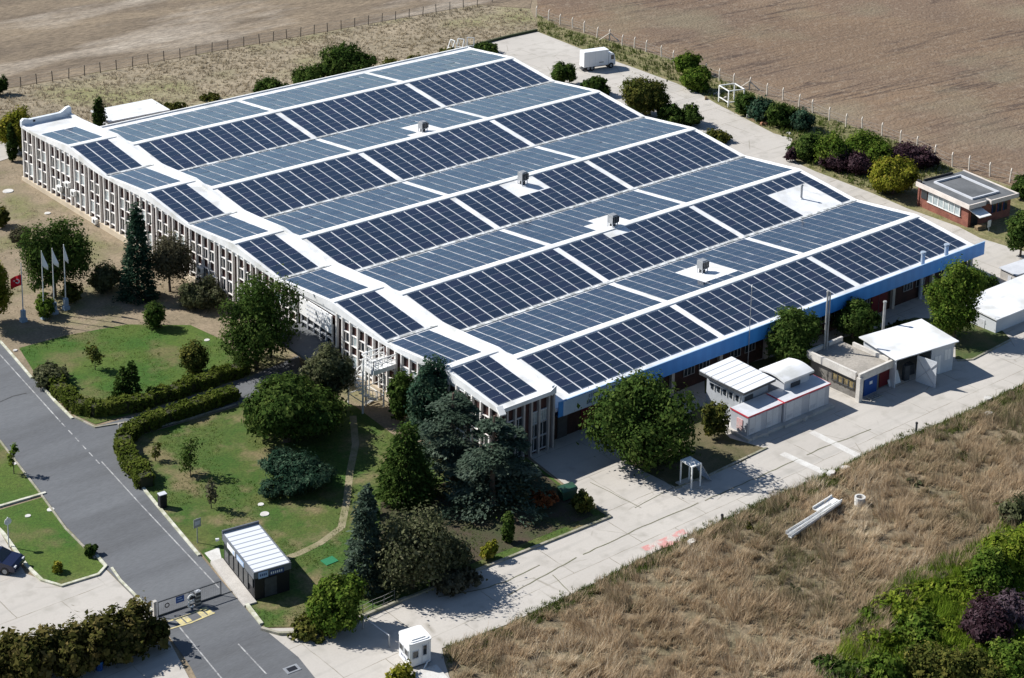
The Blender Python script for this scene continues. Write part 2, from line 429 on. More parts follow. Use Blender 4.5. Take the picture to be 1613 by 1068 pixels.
g = MB(); q = 3000
g.poly([(-q, -q, TILT * q - .03), (q, -q, TILT * q - .03), (q, q, -TILT * q - .03), (-q, q, -TILT * q - .03)])
tag(g.build('ground', SOIL), kind='structure')
sheet('dry_meadow', [(-260, 190), (33, 137), (751, 8), (835, 14), (850, 49), (700, 86), (560, 122), (440, 142), (330, 163), (230, 188), (150, 205), (36, 215), (0, 222), (-260, 262)], 1, MEADOW)
sheet('stubble_field', [(-260, 188), (33, 135), (751, 7), (835, 13), (846, -40), (850, -330), (-600, -330)], 2, STUB)
sheet('ploughed_field', [(846, 20), (880, 40), (960, 62), (1067, 95), (1200, 150), (1306, 185), (1420, 223), (1500, 262), (1613, 298), (1850, 380), (2100, -330), (850, -330)], 3, PLOUGH)
sheet('weedy_verge', [(847, 50), (846, 22), (880, 42), (960, 64), (1067, 97), (1200, 152), (1306, 187), (1420, 225), (1500, 264), (1613, 300), (1850, 382), (1850, 480), (1613, 396), (1544, 375), (1510, 357), (1429, 328), (1376, 305), (1285, 270), (1256, 257), (1243, 236), (1248, 218), (1219, 210), (1167, 183), (1128, 163), (1101, 147), (1065, 131), (994, 105), (913, 76)], 2, VERGE)
YARD = [(36, 219), (150, 203), (230, 187), (330, 162), (440, 141), (560, 121), (700, 85), (800, 60), (847, 50), (913, 76), (994, 105), (1065, 131), (1101, 147), (1128, 163), (1167, 183), (1219, 210), (1248, 218), (1243, 236), (1256, 257), (1285, 270), (1376, 305), (1429, 328), (1510, 357), (1544, 375), (1613, 396), (1800, 465),
        (1800, 530), (1613, 604), (1505, 656), (1363, 714), (1306, 745), (1204, 788), (1164, 809), (1096, 838), (1010, 880), (913, 930), (879, 945), (800, 983), (696, 1021), (700, 1042), (722, 1110), (520, 1110), (470, 1035), (415, 990), (530, 988), (620, 950), (960, 815), (905, 775), (840, 724), (800, 690), (300, 420)]
sheet('concrete_yard', YARD, 3, CONCR)
sheet('concrete_path', [(-40, 232), (37, 216), (37, 242), (-40, 266)], 3, CONCR)
sheet('concrete_forecourt', [(-80, 830), (0, 838), (40, 903), (95, 924), (160, 890), (225, 955), (262, 1000), (320, 1110), (-80, 1110)], 2, CONCR)
ROAD = [(-160, 380), (0, 536), (52, 594), (112, 656), (150, 672), (235, 648), (400, 590), (470, 560), (478, 590), (370, 640), (240, 678), (192, 692), (186, 712), (215, 755), (250, 800), (315, 874), (362, 930), (415, 990), (470, 1035), (530, 1110), (330, 1110), (300, 1050), (262, 996), (222, 952), (165, 893), (105, 830), (60, 770), (0, 692), (-160, 510)]
sheet('asphalt_road', ROAD, 4, ASPH)
sheet('upper_lawn', [(30, 548), (110, 527), (200, 511), (300, 512), (350, 535), (395, 575), (380, 596), (230, 646), (150, 668), (115, 652), (60, 596)], 3, LAWN)
sheet('garden_lawn', [(192, 694), (240, 680), (370, 642), (470, 600), (560, 640), (640, 700), (800, 700), (838, 727), (903, 778), (958, 814), (620, 948), (530, 986), (418, 988), (365, 930), (318, 872), (252, 798), (217, 753), (188, 712)], 2, LAWN2)
sheet('shaded_planting_bed', [(600, 790), (700, 760), (835, 730), (900, 780), (935, 812), (700, 905), (590, 930)], 3, mat('litter_and_shade', (.06, .045, .03), (.04, .05, .018), sc=.5, rough=1, bump=.5, bsc=6, fine=.3))  # dark litter colour also holds the shade under the cedars
sheet('island_lawn_far', [(-80, 600), (0, 694), (58, 770), (74, 776), (0, 798), (-80, 825)], 3, LAWN)
sheet('island_lawn', [(-80, 832), (0, 803), (74, 781), (104, 832), (150, 880), (164, 890), (155, 904), (97, 921), (66, 913), (42, 888), (10, 842), (0, 830), (-80, 850)], 3, LAWN)
sheet('roadside_grass', [(1066, 768), (1170, 727), (1206, 706), (1150, 690), (1105, 640), (1010, 690), (985, 728)], 4, mat('shade_toned_ground', (.07, .07, .03), (.12, .10, .055), sc=.6, rough=1, bump=.5, bsc=6, fine=.25))  # grass colour darkened for the shade under the front trees
SHG = mat('shed_grass', (.05, .075, .02), (.10, .095, .04), sc=.5, rough=1, bump=.6, bsc=6, fine=.3)
sheet('shed_side_grass', [(1505, 566), (1530, 566), (1592, 534), (1566, 508), (1440, 500), (1300, 540), (1110, 590), (1110, 620), (1300, 580), (1400, 540), (1440, 510), (1505, 540)], 4, SHG)
sheet('dry_bank', [(1800, 532), (1613, 606), (1505, 658), (1363, 716), (1306, 747), (1204, 790), (1096, 840), (1010, 882), (879, 947), (800, 985), (698, 1023), (705, 1042), (730, 1200), (1800, 1200)], 5, BANKG)
PATHM = mat('trodden_path', (.27, .23, .15), (.17, .16, .08), sc=.8, rough=1, fine=.2, bump=.4)
strip('path', [[(556, 655), (560, 700), (551, 745), (546, 790), (538, 830), (505, 855), (470, 872), (440, 882), (400, 905)]], .62, 4, PATHM)
# road markings
strip('road_marking', [[(-5, 553), (95, 664)], [(160, 727), (222, 795), (345, 926)], [(283, 988), (352, 1072)], [(375, 1014), (420, 1062)]] + [[(97 + 10.8 * k, 666 + 11.6 * k), (97 + 10.8 * k + 6, 666 + 11.6 * k + 6.6)] for k in range(6)], .105, 6, LINE)
strip('road_seam', [[(0, 633), (20, 624), (42, 619)]], .12, 6, mat('tar_seam', (.05, .05, .05), rough=.7))
CRACK = mat('weedy_crack', (.17, .155, .115), (.11, .115, .06), sc=2, rough=1)
PALE = mat('pale_concrete_patch', (.56, .55, .52), (.46, .44, .41), sc=.9, rough=.9, fine=.1)
rr = random.Random(3)
def wob(pts, n=5, a=1.6):
    out = []
    for i in range(len(pts) - 1):
        for k in range(n):
            t = k / n
            out.append((pts[i][0] + (pts[i + 1][0] - pts[i][0]) * t + rr.uniform(-a, a) * .4, pts[i][1] + (pts[i + 1][1] - pts[i][1]) * t + rr.uniform(-a, a) * .5))
    return out + [pts[-1]]
strip('pavement_crack', [wob([(800, 938), (860, 905), (908, 878)]), wob([(918, 874), (1000, 835), (1100, 792)], 8), wob([(1110, 788), (1193, 752), (1260, 722)], 7), wob([(1270, 716), (1318, 697), (1372, 676)]), wob([(690, 940), (760, 928), (800, 915), (850, 890)], 4)], .11, 5, CRACK)
strip('pavement_crack', [wob([(870, 905), (905, 940)], 4), wob([(1040, 752), (1060, 768), (1000, 800)], 5), wob([(930, 760), (1010, 800)], 5)], .07, 5, CRACK)
strip('pale_crossing_strip', [[(1232, 714), (1302, 746)], [(1278, 680), (1352, 718)]], .75, 5, PALE)
strip('painted_marking', [wob([(1014, 866), (1080, 836)], 8, 2.5), wob([(1022, 868), (1070, 847)], 6, 2.5)], .7, 6, mat('faded_red_paint', (.50, .25, .23), (.46, .41, .37), sc=1.1, rough=.9, fine=.15, lo=.45, hi=.58))
# kerbs
kerb('kerb', [(0, 538), (22, 563), (50, 596)], .22, .12, KERBM)
kerb('kerb', [(62, 604), (86, 632), (114, 660)], .22, .12, KERBM)
kerb('kerb', [(184, 712), (190, 727), (215, 757), (252, 802), (314, 876)], .24, .13, KERBM)
kerb('kerb', [(186, 706), (192, 692), (240, 676), (300, 660), (372, 638)], .16, .12, KERBD)
kerb('kerb', [(118, 658), (150, 674), (200, 666)], .16, .12, KERBD)
kerb('kerb', [(-20, 804), (0, 798), (72, 777)], .25, .12, KERBM)
kerb('kerb', [(-8, 828), (6, 842), (42, 892), (66, 915), (97, 924), (155, 906), (167, 893), (152, 876)], .25, .14, KERBM)
kerb('kerb', [(150, 880), (104, 834), (60, 773), (0, 695)], .15, .10, KERBD)
kerb('kerb', [(176, 895), (190, 915), (222, 947), (240, 962)], .18, .10, KERBM)
kerb('kerb', [(340, 892), (362, 918), (412, 984)], .3, .14, KERBM)
kerb('kerb', [(412, 992), (440, 1000), (500, 998), (530, 990), (610, 957), (640, 944)], .25, .22, KERBD)
kerb('kerb', [(640, 944), (790, 884), (880, 848), (962, 815)], .22, .16, KERBD)
kerb('kerb', [(962, 815), (935, 795), (902, 776)], .2, .14, KERBD)
kerb('kerb', [(1064, 770), (1120, 748), (1208, 706)], .2, .12, KERBD)
kerb('kerb', [(1508, 569), (1532, 567), (1592, 536)], .2, .12, KERBD)
kerb('kerb', [(735, 76), (800, 59), (846, 49)], .3, .35, mat('mossy_kerb', (.05, .06, .03), rough=1))
PB = bpy.data.objects
# ================================================================ the factory
ROOT = empty('factory_building', w(0, 0, -3.4), 0, 'long low factory with folded white roof, blue fascia and a cream pilastered office front', 'factory')
def tri(v):
    t = (v / 8.0) % 2
    return t if t <= 1 else 2 - t
def zm(v): return HR * tri(v) if 0 <= v <= 80 else 0.0
SO = -.43
def zs(v): return 1.6 + .817 * tri(v - SO)
# main roof, one folded slab
mb = MB()
vs_ = [0.3] + [8.0 * i for i in range(1, 11)] + [80.9]
prof = [(v, zm(v)) for v in vs_] + [(80.9, -.3), (.3, -.3)]
mb.extr([w(0, v, z) for v, z in prof], (-2.3 * S, 0, 0), (51.18 * S, 0, 0))
wpart(mb, 'roof', ROOFW, ROOT)
for i in range(1, 6):
    v = 8 * (2 * i - 1); mb = MB()
    mb.extr([w(0, v - .40, zm(v - .40) + .02), w(0, v - .36, zm(v - .36) + .09), w(0, v, HR + .11), w(0, v + .36, zm(v + .36) + .09), w(0, v + .40, zm(v + .4) + .02)], (-2.2 * S, 0, 0), (51.25 * S, 0, 0))
    wpart(mb, 'ridge_cap', WHITE, ROOT)
GUT = mat('gutter_metal', (.60, .61, .60), (.30, .31, .30), sc=1.3, rough=.5, fine=.2, fsc=3, lo=.45, hi=.55)
for i in range(1, 5):
    v = 16 * i; mb = MB()
    mb.ubox(-2.2, 51.15, v - .16, v + .16, .0, .10); wpart(mb, 'gutter', GUT, ROOT)
mb = MB()
for a, b_ in zip(vs_[:-1], vs_[1:]):
    mb.hexa([w(51.14, a, zm(a) - .32), w(51.29, a, zm(a) - .32), w(51.29, b_, zm(b_) - .32), w(51.14, b_, zm(b_) - .32), w(51.14, a, zm(a) + .12), w(51.29, a, zm(a) + .12), w(51.29, b_, zm(b_) + .12), w(51.14, b_, zm(b_) + .12)])
mb.ubox(-2.2, 51.14, 80.75, 80.95, -.35, .14)
wpart(mb, 'verge_trim', WHITE, ROOT)
# hall walls
mb = MB(); gb = -6.2
mb.ubox(-2.4, 51.05, 1.3, 80.7, gb, -.31); wpart(mb, 'hall_wall', BRICKD, ROOT)
# front fascia
mb = MB()
prof = [(0.0, .64), (.08, .64), (.08, -.68), (.0, -.68)]
mb.extr([w(0, v, z) for v, z in prof], (-2.2 * S, 0, 0), (51.9 * S, 0, 0))
wpart(mb, 'fascia', stripes('blue_fascia_sheet', (.045, .235, .60), (.05, .255, .63), 0, .8, rough=.42, duty=.5, bump=.15), ROOT)
mb = MB(); mb.ubox(-2.2, 51.93, -.015, .09, .645, .675); wpart(mb, 'fascia_coping', mat('pale_blue_flashing', (.30, .45, .62), rough=.4, fine=.05), ROOT)
mb = MB(); mb.ubox(-2.2, 51.85, .11, 1.25, -.66, -.62); wpart(mb, 'soffit', DGREY, ROOT)
# fascia banner with two lines of dark lettering
mb = MB(); mb.ubox(-1.75, 5.15, -.07, -.005, -.66, .60); bn = wpart(mb, 'sign_banner', mat('pale_banner', (.50, .60, .74), (.42, .53, .68), sc=.5, rough=.6, fine=.04), ROOT)
mb = MB(); rr = random.Random(11)
u = .55
for ln, (z0, z1, u0, u1, wd) in enumerate(((.14, .42, .9, 4.9, .16), (-.38, -.06, .7, 4.2, .2))):
    u = u0
    while u < u1:
        k = rr.choice((0, 1, 2)); q = wd * rr.uniform(.7, 1)
        mb.ubox(u, u + .05, -.085, -.073, z0, z1)
        if k != 1: mb.ubox(u + q - .05, u + q, -.085, -.073, z0, z1)
        if k != 2: mb.ubox(u + .05, u + q - .05, -.085, -.073, z1 - .06, z1)
        mb.ubox(u + .05, u + q - .05, -.085, -.073, z0 + (0 if k else .12), z0 + (.06 if k else .18))
        u += q + (.06 if rr.random() > .15 else .25)
lt = mb.build('lettering', INK, bn, origin=ROOT.location)
# columns, doors and windows under the fascia
for u in (-2.1, 5.6, 11.2, 16.9, 22.6, 28.3, 34.0, 39.7, 45.4, 51.2):
    mb = MB(); mb.ubox(u, u + .35, 1.0, 1.35, -4.6, -.67); wpart(mb, 'column', CONC, ROOT)
for u0, u1, h in ((1.3, 3.3, 2.1), (37.0, 39.2, 2.2)):
    mb = MB(); mb.ubox(u0, u1, 1.22, 1.32, -3.5, -3.4 + h); mb.ubox(u0 + .95, u0 + 1.0, 1.2, 1.22, -3.4, -3.5 + h, 1)
    wpart(mb, 'door', [DRED, DGREY], ROOT)
mb = MB(); mb.ubox(-1.2, -.2, 1.22, 1.32, -3.5, -1.5); wpart(mb, 'door', DGREY, ROOT)
for u in (7.2, 9.0, 12.8, 14.6, 18.4, 20.2, 24.3, 26.1, 30.0, 31.8, 35.4, 41.5, 43.3, 47.0, 48.8):
    mb = MB(); mb.ubox(u, u + 1.3, 1.24, 1.31, -2.2, -1.2, 0)
    for q in (u, u + .42, u + .86, u + 1.24): mb.ubox(q, q + .06, 1.2, 1.24, -2.25, -1.15, 1)
    mb.ubox(u + .06, u + 1.24, 1.21, 1.24, -2.25, -2.2, 1)
    wpart(mb, 'window', [GLASS, GREY], ROOT)
# ---------------------------------------------------------------- office strip
V0, V1 = .4, 82.3
kinks = [V0] + [8 * i + SO for i in range(1, 10)] + [80 + SO, V1]
mb = MB()
prof = [(v, zs(v)) for v in kinks[:-2]] + [(80 + SO, 1.6), (V1, 1.72), (V1, 1.3), (V0, 1.3)]
mb.extr([w(0, v, z) for v, z in prof], (-7.9 * S, 0, 0), (-2.3 * S, 0, 0)); wpart(mb, 'office_roof', ROOFW, ROOT)
def zs2(v): return zs(v) if v < 80 + SO else 1.6 + .12 * (v - 80 - SO) / 2.7
mb = MB()
fine_v = []
for a, b_ in zip(kinks[:-1], kinks[1:]):
    fine_v += [a + (b_ - a) * k / 6 for k in range(6)]
fine_v.append(V1)
def curb(v): return .18 + .22 * (1 - tri(v - SO)) ** 2
for a, b_ in zip(fine_v[:-1], fine_v[1:]):
    mb.hexa([w(-2.62, a, 1.2), w(-2.28, a, 1.2), w(-2.28, b_, 1.2), w(-2.62, b_, 1.2), w(-2.62, a, zs2(a) + curb(a)), w(-2.28, a, zs2(a) + curb(a)), w(-2.28, b_, zs2(b_) + curb(b_)), w(-2.62, b_, zs2(b_) + curb(b_))])
wpart(mb, 'roof_curb', ROOFW, ROOT)
for i in range(1, 6):
    v = 8 * (2 * i - 1) + SO; mb = MB(); zr = zs(v)
    mb.extr([w(0, v - .38, zs(v - .38) + .02), w(0, v - .34, zs(v - .34) + .08), w(0, v, zr + .10), w(0, v + .34, zs(v + .34) + .08), w(0, v + .38, zs(v + .38) + .02)], (-7.92 * S, 0, 0), (-2.64 * S, 0, 0))
    wpart(mb, 'ridge_cap', WHITE, ROOT)
for i in range(1, 5):
    v = 16 * i + SO; mb = MB(); mb.ubox(-7.85, -2.64, v - .14, v + .14, 1.6, 1.69); wpart(mb, 'gutter', GUT, ROOT)
# smooth white gable band along the office eaves
def sm(v):
    t = tri(v - SO); return t * t * (3 - 2 * t)
def zb(v): return 1.38 + .30 * sm(v)
mb = MB()
for a, b_ in zip(fine_v[:-1], fine_v[1:]):
    mb.hexa([w(-8.02, a, zb(a)), w(-7.88, a, zb(a)), w(-7.88, b_, zb(b_)), w(-8.02, b_, zb(b_)), w(-8.02, a, zs2(a) + .07), w(-7.88, a, zs2(a) + .07), w(-7.88, b_, zs2(b_) + .07), w(-8.02, b_, zs2(b_) + .07)])
wpart(mb, 'eaves_band', ROOFW, ROOT)
mb = MB()
for u0, u1, a, b_ in ((-8.02, -2.9, 0, .0), (-2.9, -2.28, .0, .34)):
    mb.hexa([w(u0, .25, 1.38), w(u1, .25, 1.38), w(u1, .42, 1.38), w(u0, .42, 1.38), w(u0, .25, 1.72 + a), w(u1, .25, 1.72 + b_), w(u1, .42, 1.72 + b_), w(u0, .42, 1.72 + a)])
wpart(mb, 'end_beam', ROOFW, ROOT)
# far end parapet, kicked up at both ends
mb = MB()
pr = [(-8.05, 1.6), (-8.05, 2.2), (-7.8, 2.42), (-7.4, 2.34), (-7.1, 2.24), (-3.6, 2.26), (-3.3, 2.38), (-2.75, 2.72), (-2.4, 2.76), (-2.28, 2.6), (-2.28, 1.5)]
mb.extr([w(u, 0, z) for u, z in pr], (0, 81.9 * S, 0), (0, 82.3 * S, 0)); wpart(mb, 'end_parapet', mat('shade_blue_parapet', (.62, .66, .70), (.54, .58, .63), sc=.8, rough=.7, fine=.05), ROOT)  # bluish tone of the shaded inner face put into the parapet colour
mb = MB(); mb.ubox(-6.75, -6.5, 81.86, 81.9, 1.9, 2.12); wpart(mb, 'scupper', BLACK, ROOT)
# office walls behind the pilasters
def zg(v): return -3.4 - TILT * v
def zbase(v): return zg(v) + .95 - .0065 * v
mb = MB(); mb.ubox(-7.80, -2.45, .62, 82.2, -6.2, 1.35); wpart(mb, 'office_wall', BRICKP, ROOT)
mb = MB()
for a, b_ in zip(fine_v[:-1:6], fine_v[6::6]):
    mb.hexa([w(-8.12, a, -6.4), w(-7.5, a, -6.4), w(-7.5, b_, -6.4), w(-8.12, b_, -6.4), w(-8.12, a, zbase(a)), w(-7.5, a, zbase(a)), w(-7.5, b_, zbase(b_)), w(-8.12, b_, zbase(b_))])
wpart(mb, 'plinth', BEIGE, ROOT)
BW, SL = 1.13, .88
def pilaster(v, t=.155):
    mb = MB(); mb.hexa([w(-8.05, v, zbase(v) - .05), w(-7.5, v, zbase(v) - .05), w(-7.5, v + t, zbase(v) - .05), w(-8.05, v + t, zbase(v) - .05), w(-8.05, v, zb(v) + .03), w(-7.5, v, zb(v) + .03), w(-7.5, v + t, zb(v) + .03), w(-8.05, v + t, zb(v) + .03)])
    wpart(mb, 'pilaster', FINW, ROOT)
WM = {}
def window_mesh(kind):
    if kind in WM: return WM[kind]
    mb = MB(); a = (BW - .2) * S
    # local: x out of the wall is -x, y along the wall, z up 0..1 (scaled)
    mb.box(.0, .05, 0, a, .06, .94, 0)
    mb.box(-.11, .06, 0, a, .95, 1.0, 1); mb.box(-.13, .06, 0, a, .0, .05, 1)
    mb.box(-.03, .02, a * .66, a * .71, .06, .93, 1)
    o = mb.build('window', [GLASS if kind < 2 else PALE_PANE, FINW], None)
    if kind == 1:
        o.data.materials[0] = GLASS
    WM[kind] = o.data; bpy.data.objects.remove(o)
    return WM[kind]
wins = []
v = 82.05; pat = [2, 2, 4, 2, 2, 2, 2, 3, 2, 2, 4, 2, 2, 2, 3, 2, 2, 4, 2, 2, 2]; pi = 0
rr = random.Random(5)
ENT = (23.2, 28.3)
npil = 0
while v > 1.6:
    n = pat[pi % len(pat)]; pi += 1
    for k in range(n + 1):
        if v < .7: break
        if not (ENT[0] < v - .2 < ENT[1]): pilaster(v - .2); npil += 1
        if k < n:
            a, b_ = v - BW, v - .2
            if a > .8 and not (ENT[0] - .9 < a < ENT[1]): wins.append((a, b_))
            v -= BW
    v -= SL
allw = []
for a, b_ in wins:
    H = zb(a) - zbase(a)
    for t0, t1 in ((.53, .755), (.09, .35)):
        allw.append((a, zbase(a) + t0 * H, (t1 - t0) * H))
allw.sort(key=lambda q: (10 < q[0] < 26 or 28 < q[0] < 44, q[0]))
rest = MB()
for i, (a, z, h) in enumerate(allw):
    kind = 2 if rr.random() < .42 else 0
    me = window_mesh(kind)
    if i < 84:
        o = bpy.data.objects.new('window', me); COL.objects.link(o); o.parent = ROOT
        o.location = Vector(w(-7.87, a, z)) - ROOT.location; o.scale = (1, 1, h * S)
    else:
        base = Vector(w(-7.87, a, z)); k = len(rest.v)
        rest.v += [(base.x + q.co.x, base.y + q.co.y, base.z + q.co.z * h * S) for q in me.vertices]
        for pl in me.polygons: rest.f.append(tuple(k + i_ for i_ in pl.vertices)); rest.m.append(pl.material_index)
if rest.v:
    o = wpart(rest, 'window', [GLASS, FINW], ROOT); tag(o, kind='stuff')
# end wall toward the road: pilasters and three storeys of panes
for u in (-7.98, -7.25, -6.42, -5.55, -4.78, -3.98, -3.0, -2.5):
    mb = MB(); mb.ubox(u, u + .17, .32, .66, -3.6, 1.4); wpart(mb, 'pilaster', mat('shade_grey_pilaster', (.42, .39, .37), (.36, .33, .31), sc=1, rough=.8, fine=.08), ROOT)  # cream pilasters given a darker grey: the end wall's shade in the colour
for u0, u1, lvl in ((-7.08, -6.42, 0), (-6.25, -5.55, 0), (-4.61, -3.98, 1), (-3.81, -3.0, 1)):
    for j, (z0, z1) in enumerate(((-.75, .2), (-1.95, -.85), (-3.1, -2.05))):
        mb = MB(); mb.ubox(u0, u1, .56, .6, z0, z1, 0); mb.ubox(u0, u1, .48, .6, z1, z1 + .07, 1); mb.ubox(u0, u1, .48, .6, z0 - .07, z0, 1); mb.ubox((u0 + u1) / 2 - .02, (u0 + u1) / 2 + .02, .5, .56, z0, z1, 1)
        wpart(mb, 'window', [PALE_PANE if (j == 0 and lvl) else GLASS, LGREY], ROOT)
# entrance: dark glazing, white banner, porch
mb = MB(); mb.ubox(-7.86, -7.7, ENT[0], ENT[1], -3.6, .35, 0)
for k in range(6):
    q = ENT[0] + .1 + k * (ENT[1] - ENT[0] - .3) / 5; mb.ubox(-8.0, -7.86, q, q + .1, -3.6, .35, 1)
mb.ubox(-7.95, -7.86, ENT[0] + .2, ENT[1], -1.1, -.95, 1)
wpart(mb, 'entrance_glazing', [GLASS, LGREY], ROOT)
mb = MB(); mb.hexa([w(-8.12, ENT[0] + .05, -.45), w(-8.0, ENT[0] + .05, -.45), w(-8.0, ENT[1] - .1, -.25), w(-8.12, ENT[1] - .1, -.25), w(-8.12, ENT[0] + .05, 1.25), w(-8.0, ENT[0] + .05, 1.25), w(-8.0, ENT[1] - .1, 1.3), w(-8.12, ENT[1] - .1, 1.3)])
eb = wpart(mb, 'entrance_banner', CLOTH, ROOT)
mb = MB(); rr2 = random.Random(2)
for j in range(3):
    q = ENT[0] + .9
    while q < ENT[1] - 1.2:
        l = rr2.uniform(.12, .3); mb.ubox(-8.14, -8.125, q, q + l, .85 - .42 * j, 1.0 - .42 * j); q += l + .12
mb.build('lettering', mat('pale_grey_print', (.55, .57, .62), rough=.7), eb, origin=ROOT.location)
mb = MB(); mb.ubox(-11.2, -7.9, 22.4, 28.8, -1.75, -1.5); wpart(mb, 'porch_roof', FELT, ROOT)
for vv in (22.6, 28.4):
    mb = MB(); mb.ubox(-11.0, -10.8, vv, vv + .2, -4.0, -1.75); wpart(mb, 'porch_post', DGREY, ROOT)
mb = MB(); mb.ubox(-8.4, -8.0, .35, .7, 1.45, 1.65); mb.hexa([w(-8.55, -.35, 1.2), w(-8.15, -.35, 1.2), w(-7.75, .2, 1.5), w(-8.15, .2, 1.5), w(-8.55, -.3, 1.28), w(-8.15, -.3, 1.28), w(-7.75, .25, 1.6), w(-8.15, .25, 1.6)])
fl = empty('floodlight', w(-8.2, .3, 1.45), 0, 'white floodlight on the near corner of the office roof, tilted outward', 'floodlight')
q = Vector(w(-8.1, .2, 1.72))
mb = MB(); mb.hexa([q + Vector(k) for k in ((-.35, -.45, -.25), (.25, -.55, -.25), (.45, .2, .15), (-.15, .3, .15), (-.35, -.5, -.12), (.25, -.6, -.12), (.45, .15, .3), (-.15, .25, .3))]); wpart(mb, 'lamp_head', WHITE, fl)
mb = MB(); mb.cyl(w(-8.06, .3, 1.5), q + Vector((0, 0, .0)), .05); wpart(mb, 'bracket', GREY, fl)

# ---------------------------------------------------------------- solar arrays
CP, CGAP, PG = 1.42, .60, .105
def panel_mesh(name, L, Wd):
    mb = MB(); t = .028; f = .019
    mb.box(0, L, 0, f, 0, t, 1); mb.box(0, L, Wd - f, Wd, 0, t, 1); mb.box(0, f, f, Wd - f, 0, t, 1); mb.box(L - f, L, f, Wd - f, 0, t, 1)
    mb.box(f, L - f, f, Wd - f, .004, t - .006, 0)
    o = mb.build(name, [CELLS, ALU]); me = o.data; bpy.data.objects.remove(o); return me
ROWP = 1.0205
PM = panel_mesh('solar_panel', (CP - PG) * S, (ROWP - .014) * S * 1.006)
PM2 = panel_mesh('solar_panel', (1.34 - .095) * S, (ROWP - .014) * S * 1.005)
BARE = [[(633, 204), (668, 190), (702, 203), (660, 215)], [(788, 290), (838, 272), (864, 293), (815, 309)],
        [(922, 354), (952, 340), (1010, 352), (960, 374)], [(1066, 428), (1112, 409), (1160, 427), (1112, 443)],
        [(1214, 309), (1271, 288), (1330, 318), (1268, 338)]]
ORD = ['first', 'second', 'third', 'fourth', 'fifth', 'sixth', 'seventh', 'eighth', 'ninth', 'tenth']
def array(u0, ncol, slope, cp, me, zf, hr, v_off, label, group, rows, dz):
    """slope k counts from the blue front: even k falls toward the front (dark), odd k away from it"""
    i = slope // 2 + 1; dark = slope % 2 == 0
    ang = math.atan2(hr, 8.0)
    vr = 8 * (2 * i - 1) + v_off; g = .478
    root = bpy.data.objects.new('solar_array', None); COL.objects.link(root); root.empty_display_size = .3
    z = zf(vr) if False else None
    if dark:
        vs0 = vr - g; root.rotation_euler = (ang, 0, 0); sgn = -1
    else:
        vs0 = vr + g; root.rotation_euler = (-ang, 0, 0); sgn = 1
    z0 = dz + hr * (1 - g / 8)
    root.location = Vector(w(u0, vs0, z0)) + Vector((0, 0, .022))
    tag(root, label, 'solar array', group)
    n = 0
    Mx = Matrix.Translation(root.location) @ root.rotation_euler.to_matrix().to_4x4()
    for c in range(ncol):
        for r in range(rows):
            lx = c * cp * S
            ly = (-(r + 1) * ROWP if dark else r * ROWP) * S * 1.006
            ctr = Mx @ Vector((lx + .5 * cp * S, ly + .5 * S, 0))
            px, py = proj(ctr)
            if any(inpoly(px, py, b) for b in BARE) and me is PM: continue
            o = bpy.data.objects.new('solar_panel', me); COL.objects.link(o); o.parent = root
            o.location = (lx + rrp.uniform(-.008, .008), ly, 0); o.rotation_euler = (rrp.gauss(0, .0045), rrp.gauss(0, .006), 0)
            n += 1
    return n
rrp = random.Random(9)
SEC = [(0.0, 12, 'by the white walkway'), (12 * CP + CGAP, 12, 'in mid roof'), (24 * CP + 2 * CGAP, 11, 'at the truck yard edge')]
for s in range(10):
    for u0, nc, where in SEC:
        tone = 'dark' if s % 2 == 0 else 'pale blue'
        array(u0, nc, s, CP, PM, zm, HR, 0, f'{tone} solar array {where}, {ORD[s]} fold from the blue fascia', 'solar arrays on the hall roof', 6 if s == 0 else 7, 0)
    tone = 'dark' if s % 2 == 0 else 'pale blue'
    array(-7.65, 3, s, 1.345, PM2, zs, .817, SO, f'three column {tone} solar array on the office strip, {ORD[s]} fold from the floodlight', 'solar arrays on the office roof', 6 if s in (0, 9) else 7, 1.6)

# ---------------------------------------------------------------- things on the roof
def on_slope(x, y, k):
    """point of main roof fold k seen at x, y"""
    i = k // 2; dark = k % 2 == 0
    r = ray(x, y); c = CAMP
    if dark: v0, sg = 16.0 * i, 1
    else: v0, sg = 16.0 * i + 16, -1
    # z = HR*S*sg*(Y/S - v0)/8 + 3.4*S
    a = HR * sg / 8
    t = (c.z - 3.4 * S - a * (c.y - v0 * S)) / (a * r.y - r.z)
    return c + r * t
for (x, y, k, tp, lab) in ((666, 207, 7, 192, 'grey exhaust box on legs on the bare roof patch farthest from the blue fascia'), (823, 290, 4, 271, 'grey exhaust box on the white patch between the smaller and the ridge straddling one'),
                            (965, 357, 3, 338.5, 'grey exhaust box on the white patch that straddles a roof ridge'), (1106, 429, 1, 410, 'grey exhaust box on the bare roof patch nearest the blue fascia')):
    p = on_slope(x, y, k); h = htop(p, tp)
    e = empty('roof_vent', p, 0, lab, 'roof vent', 'exhaust vents on the hall roof'); a = .41
    mb = MB(); mb.box(-a, a, -a, a, h * .35, h, 0); mb.prism([(-a * .8, -a * .8), (a * .8, -a * .8), (a * .8, a * .8), (-a * .8, a * .8)], h, h + .08, 0); mb.build('housing', GREY, e)
    mb = MB()
    for q in range(4): mb.box(-a * .85 + q * .24, -a * .85 + q * .24 + .17, -a - .02, -a + .01, h * .42, h * .93)
    mb.build('louvre', BLACK, e)
    mb = MB(); mb.box(-a * .55, a * .55, -a * .55, a * .55, -.15, h * .35); mb.build('duct', DGREY, e)
    for sx in (-1, 1):
        for sy in (-1, 1):
            mb = MB(); mb.box(sx * a * .9 - .04, sx * a * .9 + .04, sy * a * .9 - .04, sy * a * .9 + .04, -.15, h * .35); mb.build('leg', LGREY, e)
p = on_slope(1262, 313, 2); h = htop(p, 292)
